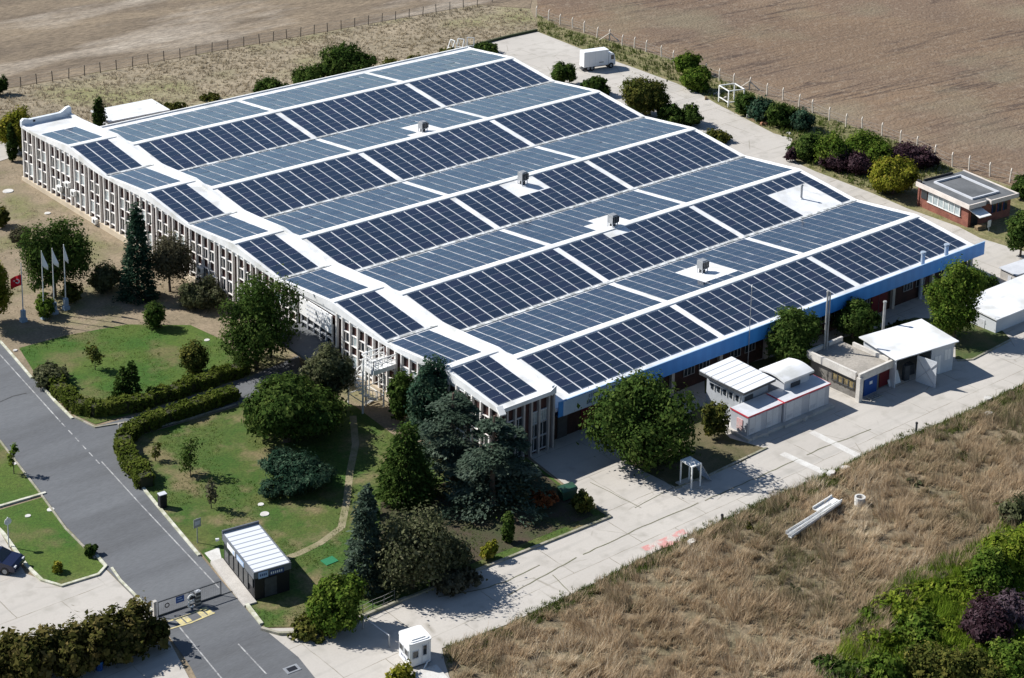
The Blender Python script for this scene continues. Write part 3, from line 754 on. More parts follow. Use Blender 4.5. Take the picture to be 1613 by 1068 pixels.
e = empty('roof_flue', p, 0, 'thin grey flue standing on the large bare white roof patch near the truck yard side', 'flue')
mb = MB(); mb.cyl((0, 0, -.1), (0, 0, h), .13, n=12); mb.build('pipe', GREY, e); mb = MB(); mb.cyl((0, 0, h - .02), (0, 0, h + .12), .2, .12, n=12); mb.build('cap', GREY, e); mb = MB(); mb.cyl((0, 0, -.1), (0, 0, .12), .3, .2, n=12); mb.build('collar', WHITE, e)
# ================================================================ small buildings and things
def rect(front, left, right, h):
    """ground frame of a box from three roof corners seen in the photograph at height h"""
    F, Lf, Rg = P(*front, h), P(*left, h), P(*right, h)
    e = Rg - F; a = math.atan2(e.y, e.x); n = Vector((-math.sin(a), math.cos(a), 0))
    return Vector((F.x, F.y, gz(F.x, F.y))), a, Vector((e.x, e.y, 0)).length, abs((Lf - F).dot(n))
def hfrom(base, topy):
    return htop(P(*base), topy)

# --- guard house by the gate
h = hfrom((400, 948), 902.7)
o, a, L, D = rect((399.5, 902.7), (343.3, 843), (458.7, 885.8), h)
G = empty('guard_house', o, a, 'black guard house with white ribbed roof beside the sliding gate', 'guard house')
RIB = stripes('ribbed_white_sheet', (.60, .62, .65), (.26, .28, .31), 1, 1.6, rough=.4, duty=.78)
mb = MB(); mb.box(.12, L - .1, .12, D - .1, -.3, h - .3); mb.build('wall', BLACK, G)
mb = MB(); mb.box(0, L, 0, .1, h - .55, h, 0); mb.box(0, .1, .1, D, h - .55, h, 0); mb.box(0, L, D - .12, D, h - .55, h + .25, 0); mb.box(L - .1, L, .1, D - .12, h - .55, h + .05, 0)
mb.build('fascia', mat('graphite_cladding', (.14, .15, .165), (.12, .13, .145), sc=1, rough=.45, fine=.04), G)
mb = MB(); mb.hexa([(.1, .1, h - .14), (L - .1, .1, h - .14), (L - .1, D - .12, h - .06), (.1, D - .12, h - .06), (.1, .1, h - .04), (L - .1, .1, h - .04), (L - .1, D - .12, h + .04), (.1, D - .12, h + .04)]); mb.build('roof', RIB, G)
y = .5
for k in range(6):
    mb = MB(); y0 = .3 + k * (D - .6) / 6; y1 = y0 + (D - .6) / 6 - .12
    mb.box(.06, .115, y0, y1, .35 if k else 1.0, h - .65, 0); mb.box(.02, .06, y0, y0 + .06, .35, h - .65, 1); mb.box(.02, .06, y0 + .06, y1, h - .7, h - .65, 1)
    mb.build('window', [GLASS, DGREY], G)
mb = MB(); mb.box(L * .3, L * .62, .06, .115, .1, h - .8, 0); mb.build('door', DGREY, G)
mb = MB(); mb.box(-.03, -.005, D * .58, D * .82, h - .62, h - .2, 0); mb.box(-.036, -.031, D * .6, D * .64, h - .56, h - .26, 1); sg = mb.build('sign', [WHITE, LBLUE], G)
mb = MB(); mb.box(-.03, -.005, D * .30, D * .52, h - .6, h - .2, 0)
for k in range(5): mb.box(-.036, -.031, D * (.33 + .035 * k), D * (.35 + .035 * k), h - .5, h - .32, 1)
mb.build('sign', [LBLUE, WHITE], G)
mb = MB(); mb.box(L * .12, L * .38, -.03, -.005, h - .62, h - .1, 0)
for k in range(4): mb.box(L * (.16 + .05 * k), L * (.19 + .05 * k), -.036, -.031, h - .45, h - .25, 1)
mb.build('sign', [LBLUE, INK], G)
mb = MB(); mb.box(L * .42, L * .80, -.03, -.005, h - .6, h - .2, 0)
for k in range(6): mb.box(L * (.45 + .055 * k), L * (.48 + .055 * k), -.036, -.031, h - .5, h - .3, 1)
mb.build('sign', [INK, WHITE], G)
mb = MB(); mb.box(-.9, 0.1, -.3, D + .2, -.2, .14); mb.build('plinth', CONC, G)
mb = MB(); mb.cyl((-.2, D + .05, h - .5), (-.45, D + .15, h - .55), .1, .14, n=10); mb.build('lamp', WHITE, G)
sheet('concrete_apron', [(322, 871), (345, 862), (352, 893), (341, 893)], 4, PALE)

# --- white security cabin on the concrete
h = hfrom((647.3, 1054.4), 1015.9)
o, a, L, D = rect((645.5, 1015.9), (615, 999), (680.4, 1004.9), h)
G = empty('security_cabin', o, a, 'small white cabin with rounded corners on the concrete at the bottom of the picture', 'cabin')
def rbox(x0, x1, y0, y1, r, n=5):
    pts = []
    for cx, cy, a0 in ((x1 - r, y0 + r, -90), (x1 - r, y1 - r, 0), (x0 + r, y1 - r, 90), (x0 + r, y0 + r, 180)):
        for k in range(n + 1):
            t = math.radians(a0 + 90 * k / n); pts.append((cx + r * math.cos(t), cy + r * math.sin(t)))
    return pts
GRP = mat('white_fibreglass', (.80, .80, .79), (.70, .70, .68), sc=1.5, rough=.4, fine=.05)
mb = MB(); mb.prism(rbox(0, L, 0, D, .2), .12, h - .12); mb.build('body', GRP, G)
mb = MB(); mb.prism(rbox(-.03, L + .03, -.03, D + .03, .22), h - .12, h); mb.prism(rbox(.12, L - .12, .12, D - .12, .2), h, h + .06)
for k in range(6): mb.box(.3 + k * (L - .7) / 6, .3 + k * (L - .7) / 6 + .16, .3, D - .3, h + .06, h + .13)
mb.build('roof', GRP, G)
mb = MB(); mb.box(.1, L - .1, .1, D - .1, -.05, .12); mb.build('base', DGREY, G)
for x0, x1, z0, z1 in ((L * .14, L * .38, h * .40, h * .66), (L * .60, L * .76, h * .42, h * .80)):
    mb = MB(); mb.box(x0, x1, -.015, .03, z0, z1, 0)
    for q in ((x0 - .05, x0, z0 - .05, z1 + .05), (x1, x1 + .05, z0 - .05, z1 + .05)): mb.box(q[0], q[1], -.03, .03, q[2], q[3], 1)
    mb.box(x0, x1, -.03, .03, z1, z1 + .05, 1); mb.box(x0, x1, -.04, .03, z0 - .08, z0, 1); mb.build('window', [GLASS, LGREY], G)
mb = MB(); mb.box(L * .54, L * .57, -.012, 0, .2, h - .2); mb.box(L * .82, L * .85, -.012, 0, .2, h - .2); mb.build('door', LGREY, G)
for y0, y1 in ((D * .12, D * .42), (D * .55, D * .86)):
    mb = MB(); mb.box(-.015, .03, y0, y1, h * .42, h * .66, 0); mb.box(-.03, .03, y0 - .05, y0, h * .4, h * .7, 1); mb.box(-.03, .03, y1, y1 + .05, h * .4, h * .7, 1); mb.box(-.03, .03, y0, y1, h * .66, h * .7, 1); mb.box(-.04, .03, y0, y1, h * .38, h * .42, 1); mb.build('window', [GLASS, LGREY], G)
mb = MB(); rr = random.Random(4)
for k in range(5): mb.box(-.012, 0, D * (.2 + .12 * k), D * (.2 + .12 * k) + .1, h * .2, h * .3)
mb.build('lettering', INK, G)
sl_ = P(668, 1070); mb = MB(); mb.box(-1.6, 1.5, -1.0, 1.0, 0, .12); s_ = mb.build('concrete_slab', PALE, None); s_.location = sl_; s_.rotation_euler = (0, 0, a); tag(s_, 'pale concrete slab lying in front of the white cabin', 'slab')
mb = MB(); mb.cyl(P(664, 1060) , P(674, 1046) + Vector((0, 0, .25)), .06); q = mb.build('white_pipe', WHITE); tag(q, 'short white pipe leaning by the door side of the white cabin', 'pipe')

# --- transformer kiosks, container and flat roofed kiosk
def kiosk(front, left, right, base, lab, ndoor, group):
    h = hfrom(base, front[1]); o, a, L, D = rect(front, left, right, h)
    G = empty('transformer_kiosk', o, a, lab, 'electrical kiosk', group)
    mb = MB(); mb.box(.06, L - .06, .06, D - .06, .3, h - .12); mb.build('body', KIOSK, G)
    mb = MB(); mb.box(0, L, 0, D, h - .05, h, 0); mb.build('roof', LGREY, G)
    mb = MB(); mb.box(-.02, L + .02, -.02, 0, h - .14, h + .01); mb.box(-.02, 0, 0, D + .02, h - .14, h + .01); mb.box(L, L + .02, 0, D, h - .14, h + .01); mb.build('red_trim', RED, G)
    mb = MB(); mb.box(-.25, L + .25, -.45, D + .1, -.2, .3); mb.build('plinth', CONC, G)
    st = L / ndoor
    for k in range(ndoor):
        x0, x1 = st * (k + .1), st * (k + .1) + st * .66
        mb = MB(); mb.box(x0, x1, .01, .06, .36, h - .22, 0); mb.box((x0 + x1) / 2 - .015, (x0 + x1) / 2 + .015, 0, .01, .36, h - .22, 1)
        for j in range(4): mb.box(x0 + .1, x0 + (x1 - x0) * .4, -.005, .01, .6 + .09 * j, .64 + .09 * j, 1)
        d_ = mb.build('door', [LGREY, KIOSK], G)
    return G, h, L, D
GK, hk, Lk, Dk = kiosk((1178.6, 656.8), (1149.7, 642.6), (1233.6, 634.4), (1176, 693), 'grey kiosk with red roof edge and sunny end wall, nearer the big round tree', 2, 'red edged electrical kiosks')
mb = MB(); mb.box(.0, .055, Dk * .3, Dk * .62, .6, hk - .6, 0); mb.build('warning_panel', mat('faded_pink_sign', (.55, .30, .30), (.5, .42, .4), sc=2, rough=.7), GK)
kiosk((1235.8, 633.5), (1210, 619), (1308.5, 603.7), (1234.5, 671), 'longer grey kiosk with red roof edge, on the pump house side', 2, 'red edged electrical kiosks')
h = hfrom((1172, 676), 619.4)
o, a, L, D = rect((1171.4, 619.4), (1107.7, 585), (1221.6, 597), h)
G = empty('plant_container', o, a, 'grey container with a white ribbed overhanging roof under the blue fascia', 'container')
mb = MB(); mb.box(.5, L - .3, .6, D - .5, -.2, h - .5); mb.build('body', mat('white_grey_cladding', (.45, .47, .49), (.36, .38, .40), sc=.6, rough=.6, fine=.06), G)
mb = MB(); mb.hexa([(0, 0, h - .12), (L, 0, h - .12), (L, D, h + .1), (0, D, h + .1), (0, 0, h), (L, 0, h), (L, D, h + .22), (0, D, h + .22)]); mb.build('roof', stripes('ribbed_white_roof', (.70, .71, .72), (.33, .34, .36), 1, 1.25, rough=.4, duty=.84), G)
mb = MB(); mb.box(-.06, 0, 0, D, h - .2, h + .02); mb.box(-.06, L, -.05, 0, h - .22, h - .02); mb.build('gutter', DGREY, G)
for k in range(5):
    y0 = .9 + k * (D - 1.6) / 5
    mb = MB(); mb.box(.44, .5, y0, y0 + (D - 1.6) / 5 - .35, h - 1.35, h - .85, 0); mb.box(.42, .5, y0 - .06, y0, h - 1.45, h - .8, 1); mb.build('window', [GLASS, WHITE], G)
mb = MB(); mb.box(L * .2, L * .45, .52, .6, .2, h - .9); mb.build('door', DGREY, G)
h2 = h - .15
o, a2, L2, D2 = rect((1235.8, 602), (1193, 583), (1282.7, 583.4), h2)
G = empty('switch_room', o, a2, 'low hut with a plain white rounded roof behind the longer red edged kiosk', 'hut')
mb = MB(); mb.box(.3, L2 - .3, .3, D2 - .3, -.2, h2 - .35); mb.build('body', LGREY, G)
mb = MB(); n = 8
for k in range(n):
    y0, y1 = D2 * k / n, D2 * (k + 1) / n; f = lambda y: h2 + .28 * math.sin(math.pi * y / D2)
    mb.hexa([(0, y0, f(y0) - .18), (L2, y0, f(y0) - .18), (L2, y1, f(y1) - .18), (0, y1, f(y1) - .18), (0, y0, f(y0)), (L2, y0, f(y0)), (L2, y1, f(y1)), (0, y1, f(y1))])
mb.build('roof', ROOFW, G)
mb = MB(); mb.box(L2 * .3, L2 * .6, .22, .3, .2, h2 - .6); mb.build('door', DGREY, G)
for (x, y, s, r, lab) in ((1185, 690, .55, .2, 'concrete block at the foot of the nearer red edged kiosk'), (1203, 684, .5, .9, 'concrete block in front of the nearer red edged kiosk doors'), (1265, 660, .5, .4, 'concrete block in front of the gap between the red edged kiosks'), (1280, 652, .45, .1, 'concrete block in front of the longer red edged kiosk')):
    mb = MB(); mb.hexa([(-s, -.4, -.05), (s, -.4, -.05), (s, .4, -.05), (-s, .4, -.05), (-s * .9, -.3, .34), (s * .9, -.3, .34), (s * .9, .3, .3), (-s * .9, .3, .3)]); q = mb.build('concrete_block', CONC); q.location = P(x, y); q.rotation_euler = (0, 0, a + r); tag(q, lab, 'concrete block')
for (x, y, lab) in ((1157, 682, 'pale slab leaning at the sunny end of the nearer red edged kiosk'),):
    p = P(x, y); mb = MB(); mb.hexa([(-1.0, -.1, 0), (.9, -.1, 0), (.9, .0, 0), (-1.0, .0, 0), (-1.0, .85, .95), (.9, .85, .95), (.9, .95, .95), (-1.0, .95, .95)]); q = mb.build('leaning_slab', PALE); q.location = p; q.rotation_euler = (0, 0, a - 1.57); tag(q, lab, 'slab')

# --- pump house with parapet roof
h = hfrom((1353, 633), 590)
o, a, L, D = rect((1355, 590.5), (1289, 545.5), (1409, 566.5), h)
G = empty('pump_house', o, a, 'concrete pump house with parapets round a gravel roof and a blue door', 'pump house')
mb = MB(); mb.box(.35, L - .2, .5, D - .3, -.2, h - .7); mb.build('wall', mat('sooty_plaster', (.20, .19, .17), (.13, .12, .11), sc=.8, rough=.9, fine=.15), G)
mb = MB(); mb.box(.2, L - .2, .2, D - .2, h - .7, h - .38); mb.build('roof', ROOFGRAVEL, G)
PAR = mat('cream_parapet', (.60, .57, .52), (.48, .45, .41), sc=.9, rough=.85, fine=.1)
for x0, x1, y0, y1 in ((0, L, 0, .25), (0, .25, .55, D), (L - .25, L, .55, D * .75), (.25, L * .45, D - .25, D), (L * .6, L, D - .25, D)):
    mb = MB(); mb.box(x0, x1, y0, y1, h - .75, h); mb.build('parapet', PAR, G)
mb = MB(); mb.box(-.12, .38, -.14, .3, -.2, h - .35); mb.build('corner_pier', PAR, G)
mb = MB(); mb.box(L * .25, L * .62, .4, .5, 0, h - 1.0, 0); mb.box(L * .40, L * .48, .39, .4, 1.0, 1.3, 1); mb.build('door', [DBLUE, WHITE], G)
mb = MB(); mb.box(L * .70, L * .98, .4, .5, .2, h - .9, 0); mb.build('door', DRED, G)
mb = MB(); mb.box(.25, .35, D * .12, D * .55, .8, h - 1.2, 0)
for k in range(5): mb.box(.2, .25, D * (.12 + .1 * k), D * (.14 + .1 * k), .8, h - 1.2, 1)
mb.box(.2, .25, D * .12, D * .55, h - 1.9, h - 1.8, 1); mb.build('window', [mat('amber_pane', (.28, .22, .10), (.10, .08, .05), sc=3, rough=.4), DGREY], G)
mb = MB(); mb.box(L * .2, L * .55, -.7, -.6, -.05, .12)
for k in range(5): mb.box(L * (.22 + .07 * k), L * (.26 + .07 * k), -.72, .0, .1, .16)
q = mb.build('wooden_pallet', mat('grey_timber', (.33, .32, .29), (.25, .24, .22), sc=3, rough=.9)); q.location = o; q.rotation_euler = (0, 0, a); tag(q, 'grey slatted pallet lying in front of the blue pump house door', 'pallet')
# --- white shed joined to it
hs = hfrom((1500, 584), 537)
o, a, L, D = rect((1414, 566), (1360, 533), (1509.6, 537), hs)
G = empty('white_shed', o, a, 'open fronted white shed with a big smooth white roof next to the pump house', 'shed')
SW = mat('white_sheet_wall', (.56, .58, .60), (.50, .52, .54), sc=.5, rough=.6, fine=.05)
mb = MB(); mb.box(.1, .22, .3, D - .3, -.2, hs - .1); mb.box(L - .35, L - .23, .3, D - .3, -.2, hs - .1); mb.box(.22, L - .35, D - .42, D - .3, -.2, hs - .1); mb.box(L * .60, L - .35, .3, .42, -.2, hs - .1); mb.build('wall', SW, G)
mb = MB(); mb.hexa([(-.3, -.1, hs - .06), (L, -.1, hs - .06), (L, D, hs + .14), (-.3, D, hs + .14), (-.3, -.1, hs + .04), (L, -.1, hs + .04), (L, D, hs + .24), (-.3, D, hs + .24)]); mb.build('roof', ROOFW, G)
mb = MB(); mb.hexa([(L * .36, .28, .05), (L * .36 + .06, .28, .05), (L * .36 + .66, -1.75, .05), (L * .36 + .6, -1.75, .05), (L * .36, .28, hs - .4), (L * .36 + .06, .28, hs - .4), (L * .36 + .66, -1.75, hs - .4), (L * .36 + .6, -1.75, hs - .4)], 0)
d1 = mb.build('door', SW, G); d1['label'] = 'door leaf standing open toward the road'
mb = MB(); mb.bar((L * .36 - .04, .28, .2), (L * .36 + .56, -1.75, hs - .6), .05); mb.bar((L * .36 - .04, .28, hs - .6), (L * .36 + .56, -1.75, .2), .05); mb.build('brace', KIOSK, d1)
for x0, x1, z0, z1 in ((L * .66, L * .76, .1, 2.0), (L * .82, L * .92, hs - 1.8, hs - .7)):
    mb = MB(); mb.box(x0, x1, .26, .3, z0, z1, 0); mb.box((x0 + x1) / 2, (x0 + x1) / 2 + .03, .25, .26, z0, z1, 1); mb.build('panel', [WHITE, KIOSK], G)
mb = MB(); mb.box(L * .25, L * .33, .9, 1.3, 0, 1.5); mb.box(L * .42, L * .5, 1.6, 2.4, 0, 1.0); mb.build('stored_machine', DGREY, G)
p = P(1410, 606); mb = MB(); mb.hexa([(-.8, 0, 0), (.8, 0, 0), (.8, .06, 0), (-.8, .06, 0), (-.8, .5, 1.1), (.8, .5, 1.1), (.8, .56, 1.1), (-.8, .56, 1.1)]); q = mb.build('leaning_board', WHITE); q.location = p; q.rotation_euler = (0, 0, a + .1); tag(q, 'white board leaning between the pump house and the shed opening', 'board')

# --- sheds at the right edge
def shed(front, left, right, base, name, lab, m, mr, rise=.25):
    h = hfrom(base, front[1]); o, a, L, D = rect(front, left, right, h)
    G = empty(name, o, a, lab, 'shed')
    mb = MB(); mb.box(.12, L - .12, .12, D - .12, -.2, h - .06); mb.build('wall', m, G)
    mb = MB(); mb.hexa([(-.05, -.05, h - .06), (L, -.05, h - .06), (L, D, h - .06 + rise), (-.05, D, h - .06 + rise), (-.05, -.05, h + .06), (L, -.05, h + .06), (L, D, h + .06 + rise), (-.05, D, h + .06 + rise)]); mb.build('roof', mr, G)
    mb = MB(); mb.box(.08, .12, D * .3, D * .5, 0, h * .6); mb.build('door', LGREY, G)
    return G
shed((1570, 504.5), (1536, 468), (1660, 468), (1569.5, 526), 'store_shed', 'white roofed store shed half shaded by the tree at the right edge', SW, ROOFW)
shed((1618, 470), (1583, 449), (1680, 444), (1617, 480), 'long_shed', 'white roofed shed just behind the half shaded store shed', SW, ROOFW)
shed((1601, 434), (1577, 421.5), (1660, 414), (1600, 449), 'grey_hut', 'small pale grey hut farthest back of the sheds at the right edge', CONC, LGREY, .05)

# --- brick gatehouse by the field
h = hfrom((1526, 362), 323.5)
o, a, L, D = rect((1527, 323.5), (1437.6, 288.7), (1603, 303), h)
G = empty('brick_lodge', o, a, 'single storey brick lodge with a flat grey roof and cream fascia by the ploughed field', 'lodge')
BR = mat('red_brick', (.25, .10, .07), (.17, .065, .05), sc=1.2, rough=.9, fine=.2, fsc=8)
mb = MB(); mb.box(.5, L - .5, .5, D - .4, -.3, h - .45); mb.build('wall', BR, G)
mb = MB(); mb.box(.1, L - .1, .1, D - .1, h - .5, h - .12); mb.build('roof', FELT, G)
FA = mat('cream_fascia', (.66, .60, .54), (.56, .50, .45), sc=.8, rough=.8, fine=.08)
mb = MB(); mb.box(0, .15, .0, D, h - .55, h); mb.box(.15, L * .35, 0, .15, h - .55, h - .02); mb.box(L * .42, L, -.25, -.1, h - .5, h); mb.box(L * .42, L * .44, -.1, .6, h - .5, h); mb.box(L - .15, L, -.1, D, h - .5, h - .02); mb.build('fascia', FA, G)
mb = MB(); mb.box(.15, .4, D * .93, D, h - .2, h + .25); mb.box(L * .15, L * .75, D - .2, D - .05, h - .5, h + .1); mb.build('parapet', mat('tarred_upstand', (.03, .03, .032), rough=.9), G)
mb = MB()
x0, x1, y0, y1 = L * .22, L * .78, D * .14, D * .84
for q in ((x0, x1, y0, y0 + .2), (x0, x1, y1, y1 + .2), (x0, x0 + .2, y0 + .2, y1), (x1 - .2, x1, y0 + .2, y1)): mb.box(q[0], q[1], q[2], q[3], h - .12, h + .1)
mb.build('roof_upstand', LGREY, G)
mb = MB(); mb.box(.42, .5, D * .2, D * .80, 1.0, h - .8, 0)
for k in range(6): mb.box(.38, .42, D * (.2 + .1 * k), D * (.2 + .1 * k) + .12, 1.0, h - .8, 1)
mb.box(.36, .5, D * .19, D * .81, .9, 1.0, 1); mb.build('window', [PALE_PANE, WHITE], G)
mb = MB(); mb.box(.40, .5, D * .82, D * .93, 1.1, h - .8); mb.build('window', GLASS, G)
for k in range(3):
    mb = MB(); mb.box(L * (.55 + .12 * k), L * (.62 + .12 * k), .42, .5, 1.0, h - .8, 0); mb.box(L * (.545 + .12 * k), L * (.55 + .12 * k), .4, .5, .95, h - .75, 1); mb.build('window', [GLASS, DBLUE], G)
mb = MB(); mb.box(L * .12, L * .25, .4, .5, 0, h - .8); mb.build('door', BLACK, G)
mb = MB(); mb.box(.45, .65, D * .97, D * 1.0, -.3, h - .5); mb.build('pier', BR, G)
mb = MB(); mb.hexa([(.5, -1.3, h - 1.25), (L * .3, -1.3, h - 1.25), (L * .3, .5, h - .85), (.5, .5, h - .85), (.5, -1.3, h - 1.18), (L * .3, -1.3, h - 1.18), (L * .3, .5, h - .78), (.5, .5, h - .78)]); mb.build('awning', WHITE, G)
mb = MB()
for k in range(5): mb.cyl((.7, -.9 + .12 * k, .15 + .16 * (k % 2)), (L * .26, -.9 + .12 * k, .15 + .16 * (k % 2)), .09, n=7)
mb.box(.7, L * .26, -.9, -.4, .3, .5); q = mb.build('timber_pile', WOOD); q.location = o; q.rotation_euler = (0, 0, a); tag(q, 'small pile of timber under the lodge awning', 'timber pile')

# --- low white canopy behind the office end
G = empty('white_annex', P(205, 190), angle_px((180, 195), (245, 182)), 'low annex with a flat white roof behind the far end of the office strip', 'annex')
mb = MB(); mb.box(-3.6, 4.4, -1.6, 3.0, -.1, 1.0); mb.build('wall', LGREY, G)
mb = MB(); mb.box(-3.9, 4.7, -1.9, 3.3, 1.0, 1.16); mb.build('roof', ROOFW, G)

# --- box truck
h = hfrom((921, 113.5), 83)
o, a, L, D = rect((920.8, 83), (911.5, 79.2), (959, 77.8), h)
G = empty('box_truck', o, a, 'white box truck parked in the yard beyond the factory', 'truck')
TB = stripes('white_truck_body', (.72, .73, .74), (.64, .65, .67), 0, 1.1, rough=.45, duty=.92)
mb = MB(); mb.box(0, L, 0, D, h * .22, h); mb.build('cargo_box', TB, G)
mb = MB(); mb.box(-.02, 0, .06, D - .06, h * .24, h - .08, 0); mb.box(-.03, -.02, D * .49, D * .51, h * .24, h - .08, 1); mb.build('rear_door', [WHITE, GREY], G)
cl = L * .27
mb = MB(); prof = [(L + .12, 0, h * .16), (L + .12 + cl, 0, h * .16), (L + .12 + cl, 0, h * .42), (L + .12 + cl * .8, 0, h * .74), (L + .12 + cl * .55, 0, h * .78), (L + .12, 0, h * .78)]
mb.extr(prof, (0, D * .05, 0), (0, D * .95, 0)); mb.build('cab', mat('white_truck_cab', (.74, .75, .77), rough=.3, fine=.02), G)
mb = MB(); mb.box(L + .12 + cl * .3, L + .12 + cl * .78, D * .05 - .02, D * .05 + .01, h * .46, h * .68); mb.box(L + .12 + cl * .3, L + .12 + cl * .78, D * .95 - .01, D * .95 + .02, h * .46, h * .68); mb.build('side_window', GLASS, G)
mb = MB(); mb.hexa([(L + .13 + cl * .985, D * .1, h * .46), (L + .15 + cl * .985, D * .1, h * .46), (L + .15 + cl * .985, D * .9, h * .46), (L + .13 + cl * .985, D * .9, h * .46), (L + .13 + cl * .83, D * .1, h * .71), (L + .15 + cl * .83, D * .1, h * .71), (L + .15 + cl * .83, D * .9, h * .71), (L + .13 + cl * .83, D * .9, h * .71)]); mb.build('windscreen', GLASS, G)
mb = MB(); mb.box(.2, L + cl, D * .25, D * .75, h * .14, h * .22); mb.box(-.15, .2, .2, D - .2, h * .08, h * .13); mb.build('chassis', DGREY, G)
for x in (L * .18, L * .34, L + cl * .45):
    for y in (.02, D - .34):
        mb = MB(); mb.cyl((x, y, .42), (x, y + .32, .42), .42, n=16, m=0); mb.cyl((x, y - .01, .42), (x, y + .33, .42), .2, n=12, m=1); mb.build('wheel', [BLACK, GREY], G)
for y in (D * .14, D * .78):
    mb = MB(); mb.box(L + .12 + cl, L + .16 + cl, y, y + .22, h * .2, h * .27); mb.build('headlight', WHITE, G)
mb = MB(); mb.box(L * .62, L * .8, -.012, 0, h * .36, h * .42); mb.build('lettering', GREY, G)

# --- dark car on the forecourt
p = P(-10, 893); a = angle_px((-40, 884), (30, 893))
G = empty('parked_car', p, a, 'dark navy car cut by the left edge, nose against the island lawn', 'car')
CARM = mat('navy_car_paint', (.012, .016, .045), rough=.22, fine=0, spec=.6)
mb = MB(); L, Wd = 4.4, 1.8
prof = [(-2.2, .35), (-2.18, .85), (-1.9, .98), (-1.35, 1.02), (-.75, 1.46), (.55, 1.48), (1.15, 1.02), (1.95, .88), (2.2, .68), (2.2, .35)]
def ring_(y, k): return [(x, y, z if z < 1.1 else 1.02 + (z - 1.02) * k) for x, z in prof]
mb.extr([(x, 0, z) for x, z in prof if z < 1.05], (0, -.9, 0), (0, .9, 0)); 
cabp = [(-1.4, 1.0), (-.75, 1.46), (.55, 1.48), (1.2, 1.0)]
mb.hexa([(-1.4, -.88, 1.0), (1.2, -.88, 1.0), (1.2, .88, 1.0), (-1.4, .88, 1.0), (-.75, -.66, 1.47), (.5, -.66, 1.47), (.5, .66, 1.47), (-.75, .66, 1.47)]); mb.build('body', CARM, G)
mb = MB()
for s_ in (-1, 1): mb.poly([(-1.15, s_ * .865, 1.06), (.95, s_ * .865, 1.06), (.42, s_ * .70, 1.41), (-.68, s_ * .70, 1.41)])
mb.build('side_window', GLASS, G)
mb = MB(); mb.poly([(1.12, -.78, 1.06), (1.12, .78, 1.06), (.57, .62, 1.45), (.57, -.62, 1.45)]); mb.build('windscreen', GLASS, G)
for x in (-1.35, 1.4):
    for y in (-.92, .70):
        mb = MB(); mb.cyl((x, y, .33), (x, y + .22, .33), .33, n=16, m=0); mb.cyl((x, y - .01, .33), (x, y + .23, .33), .2, n=12, m=1); mb.build('wheel', [BLACK, GREY], G)
for y in (-.8, .5): mb = MB(); mb.box(2.1, 2.21, y, y + .3, .62, .76); mb.build('headlight', LGREY, G)

# --- sliding gate and the road bump
pA, pB = P(249, 972), P(348, 938); a = math.atan2(pB.y - pA.y, pB.x - pA.x); L = (pB - pA).length; hg = htop(pA, 949)
G = empty('sliding_gate', pA, a, 'grey sliding gate across the asphalt road, hung with small signs', 'gate')
mb = MB()
for z in (.12, hg): mb.bar((0, 0, z), (L, 0, z), .07)
mb.bar((-.1, 0, .05), (L + 1.9, 0, .05), .06); mb.build('rail', DGREY, G)
for x in (0.02, L * .5, L * .635, L): mb = MB(); mb.bar((x, 0, .1), (x, 0, hg), .06); mb.build('upright', DGREY, G)
mb = MB()
for k in range(1, 34):
    if abs(k / 34 - .5) < .01: continue
    mb.bar((L * k / 34, 0, .12), (L * k / 34, 0, hg), .012)
mb.build('mesh_infill', GREY, G)
mb = MB(); mb.box(L * .28, L * .41, -.06, -.03, hg * .52, hg * .95, 0); mb.box(L * .30, L * .39, -.065, -.06, hg * .64, hg * .70, 1); mb.box(L * .30, L * .37, -.065, -.06, hg * .8, hg * .86, 1); mb.build('sign', [DBLUE, LBLUE], G)
mb = MB(); c = (L * .14, -.06, hg * .62)
for k in range(14):
    t0, t1 = 2 * math.pi * k / 14, 2 * math.pi * (k + 1) / 14
    mb.hexa([(c[0] + r_ * math.cos(t), y_, c[2] + r_ * math.sin(t)) for y_ in (-.06, -.03) for r_, t in ((.13, t0), (.2, t0), (.2, t1), (.13, t1))])
mb.build('sign', BLACK, G)
mb = MB(); x0 = L * .53; mb.poly([(x0 - .24, -.055, hg * .45), (x0 + .24, -.055, hg * .45), (x0, -.055, hg * .8)]); mb.build('sign', DGREY, G)
mb = MB(); mb.box(L * .46, L * .60, -.045, -.03, hg * .35, hg * .92); mb.build('sign', LGREY, G)
def post_thing(name, base, top, r, m, lab, cat, cap=None, n=8, r1=None, group=None):
    p = P(*base); h = htop(p, top); G = empty(name, p, 0, lab, cat, group)
    mb = MB(); mb.cyl((0, 0, -.1), (0, 0, h), r, r1 or r, n=n); mb.build('post', m, G)
    return G, h
G, hh = post_thing('gate_post', (244, 978), 948, .16, CONC, 'square concrete post at the hedge end of the sliding gate', 'post', n=4)
mb = MB(); mb.box(-.15, .15, -.15, .15, hh, hh + .06); mb.build('cap', CONC, G)
p = P(308, 951); hh = htop(p, 926); G = empty('gate_motor', p, a, 'dark banded gate motor column in the middle of the sliding gate', 'gate motor')
mb = MB(); mb.box(-.24, .24, -.6, -.2, 0, .12); mb.build('base', CONC, G); mb = MB(); mb.box(-.2, .2, -.55, -.22, .12, hh - .2, 0)
for k in range(4): mb.box(-.21, .21, -.56, -.21, .3 + k * .3, .4 + k * .3, 1)
mb.build('column', [DGREY, GREY], G); mb = MB(); mb.cyl((0, -.38, hh - .2), (0, -.38, hh), .12, .08, n=10); mb.build('lamp', LGREY, G)
p = P(302, 958); G = empty('hose_reel', p, a, 'white looped hose hanging at the foot of the gate motor', 'hose')
mb = MB()
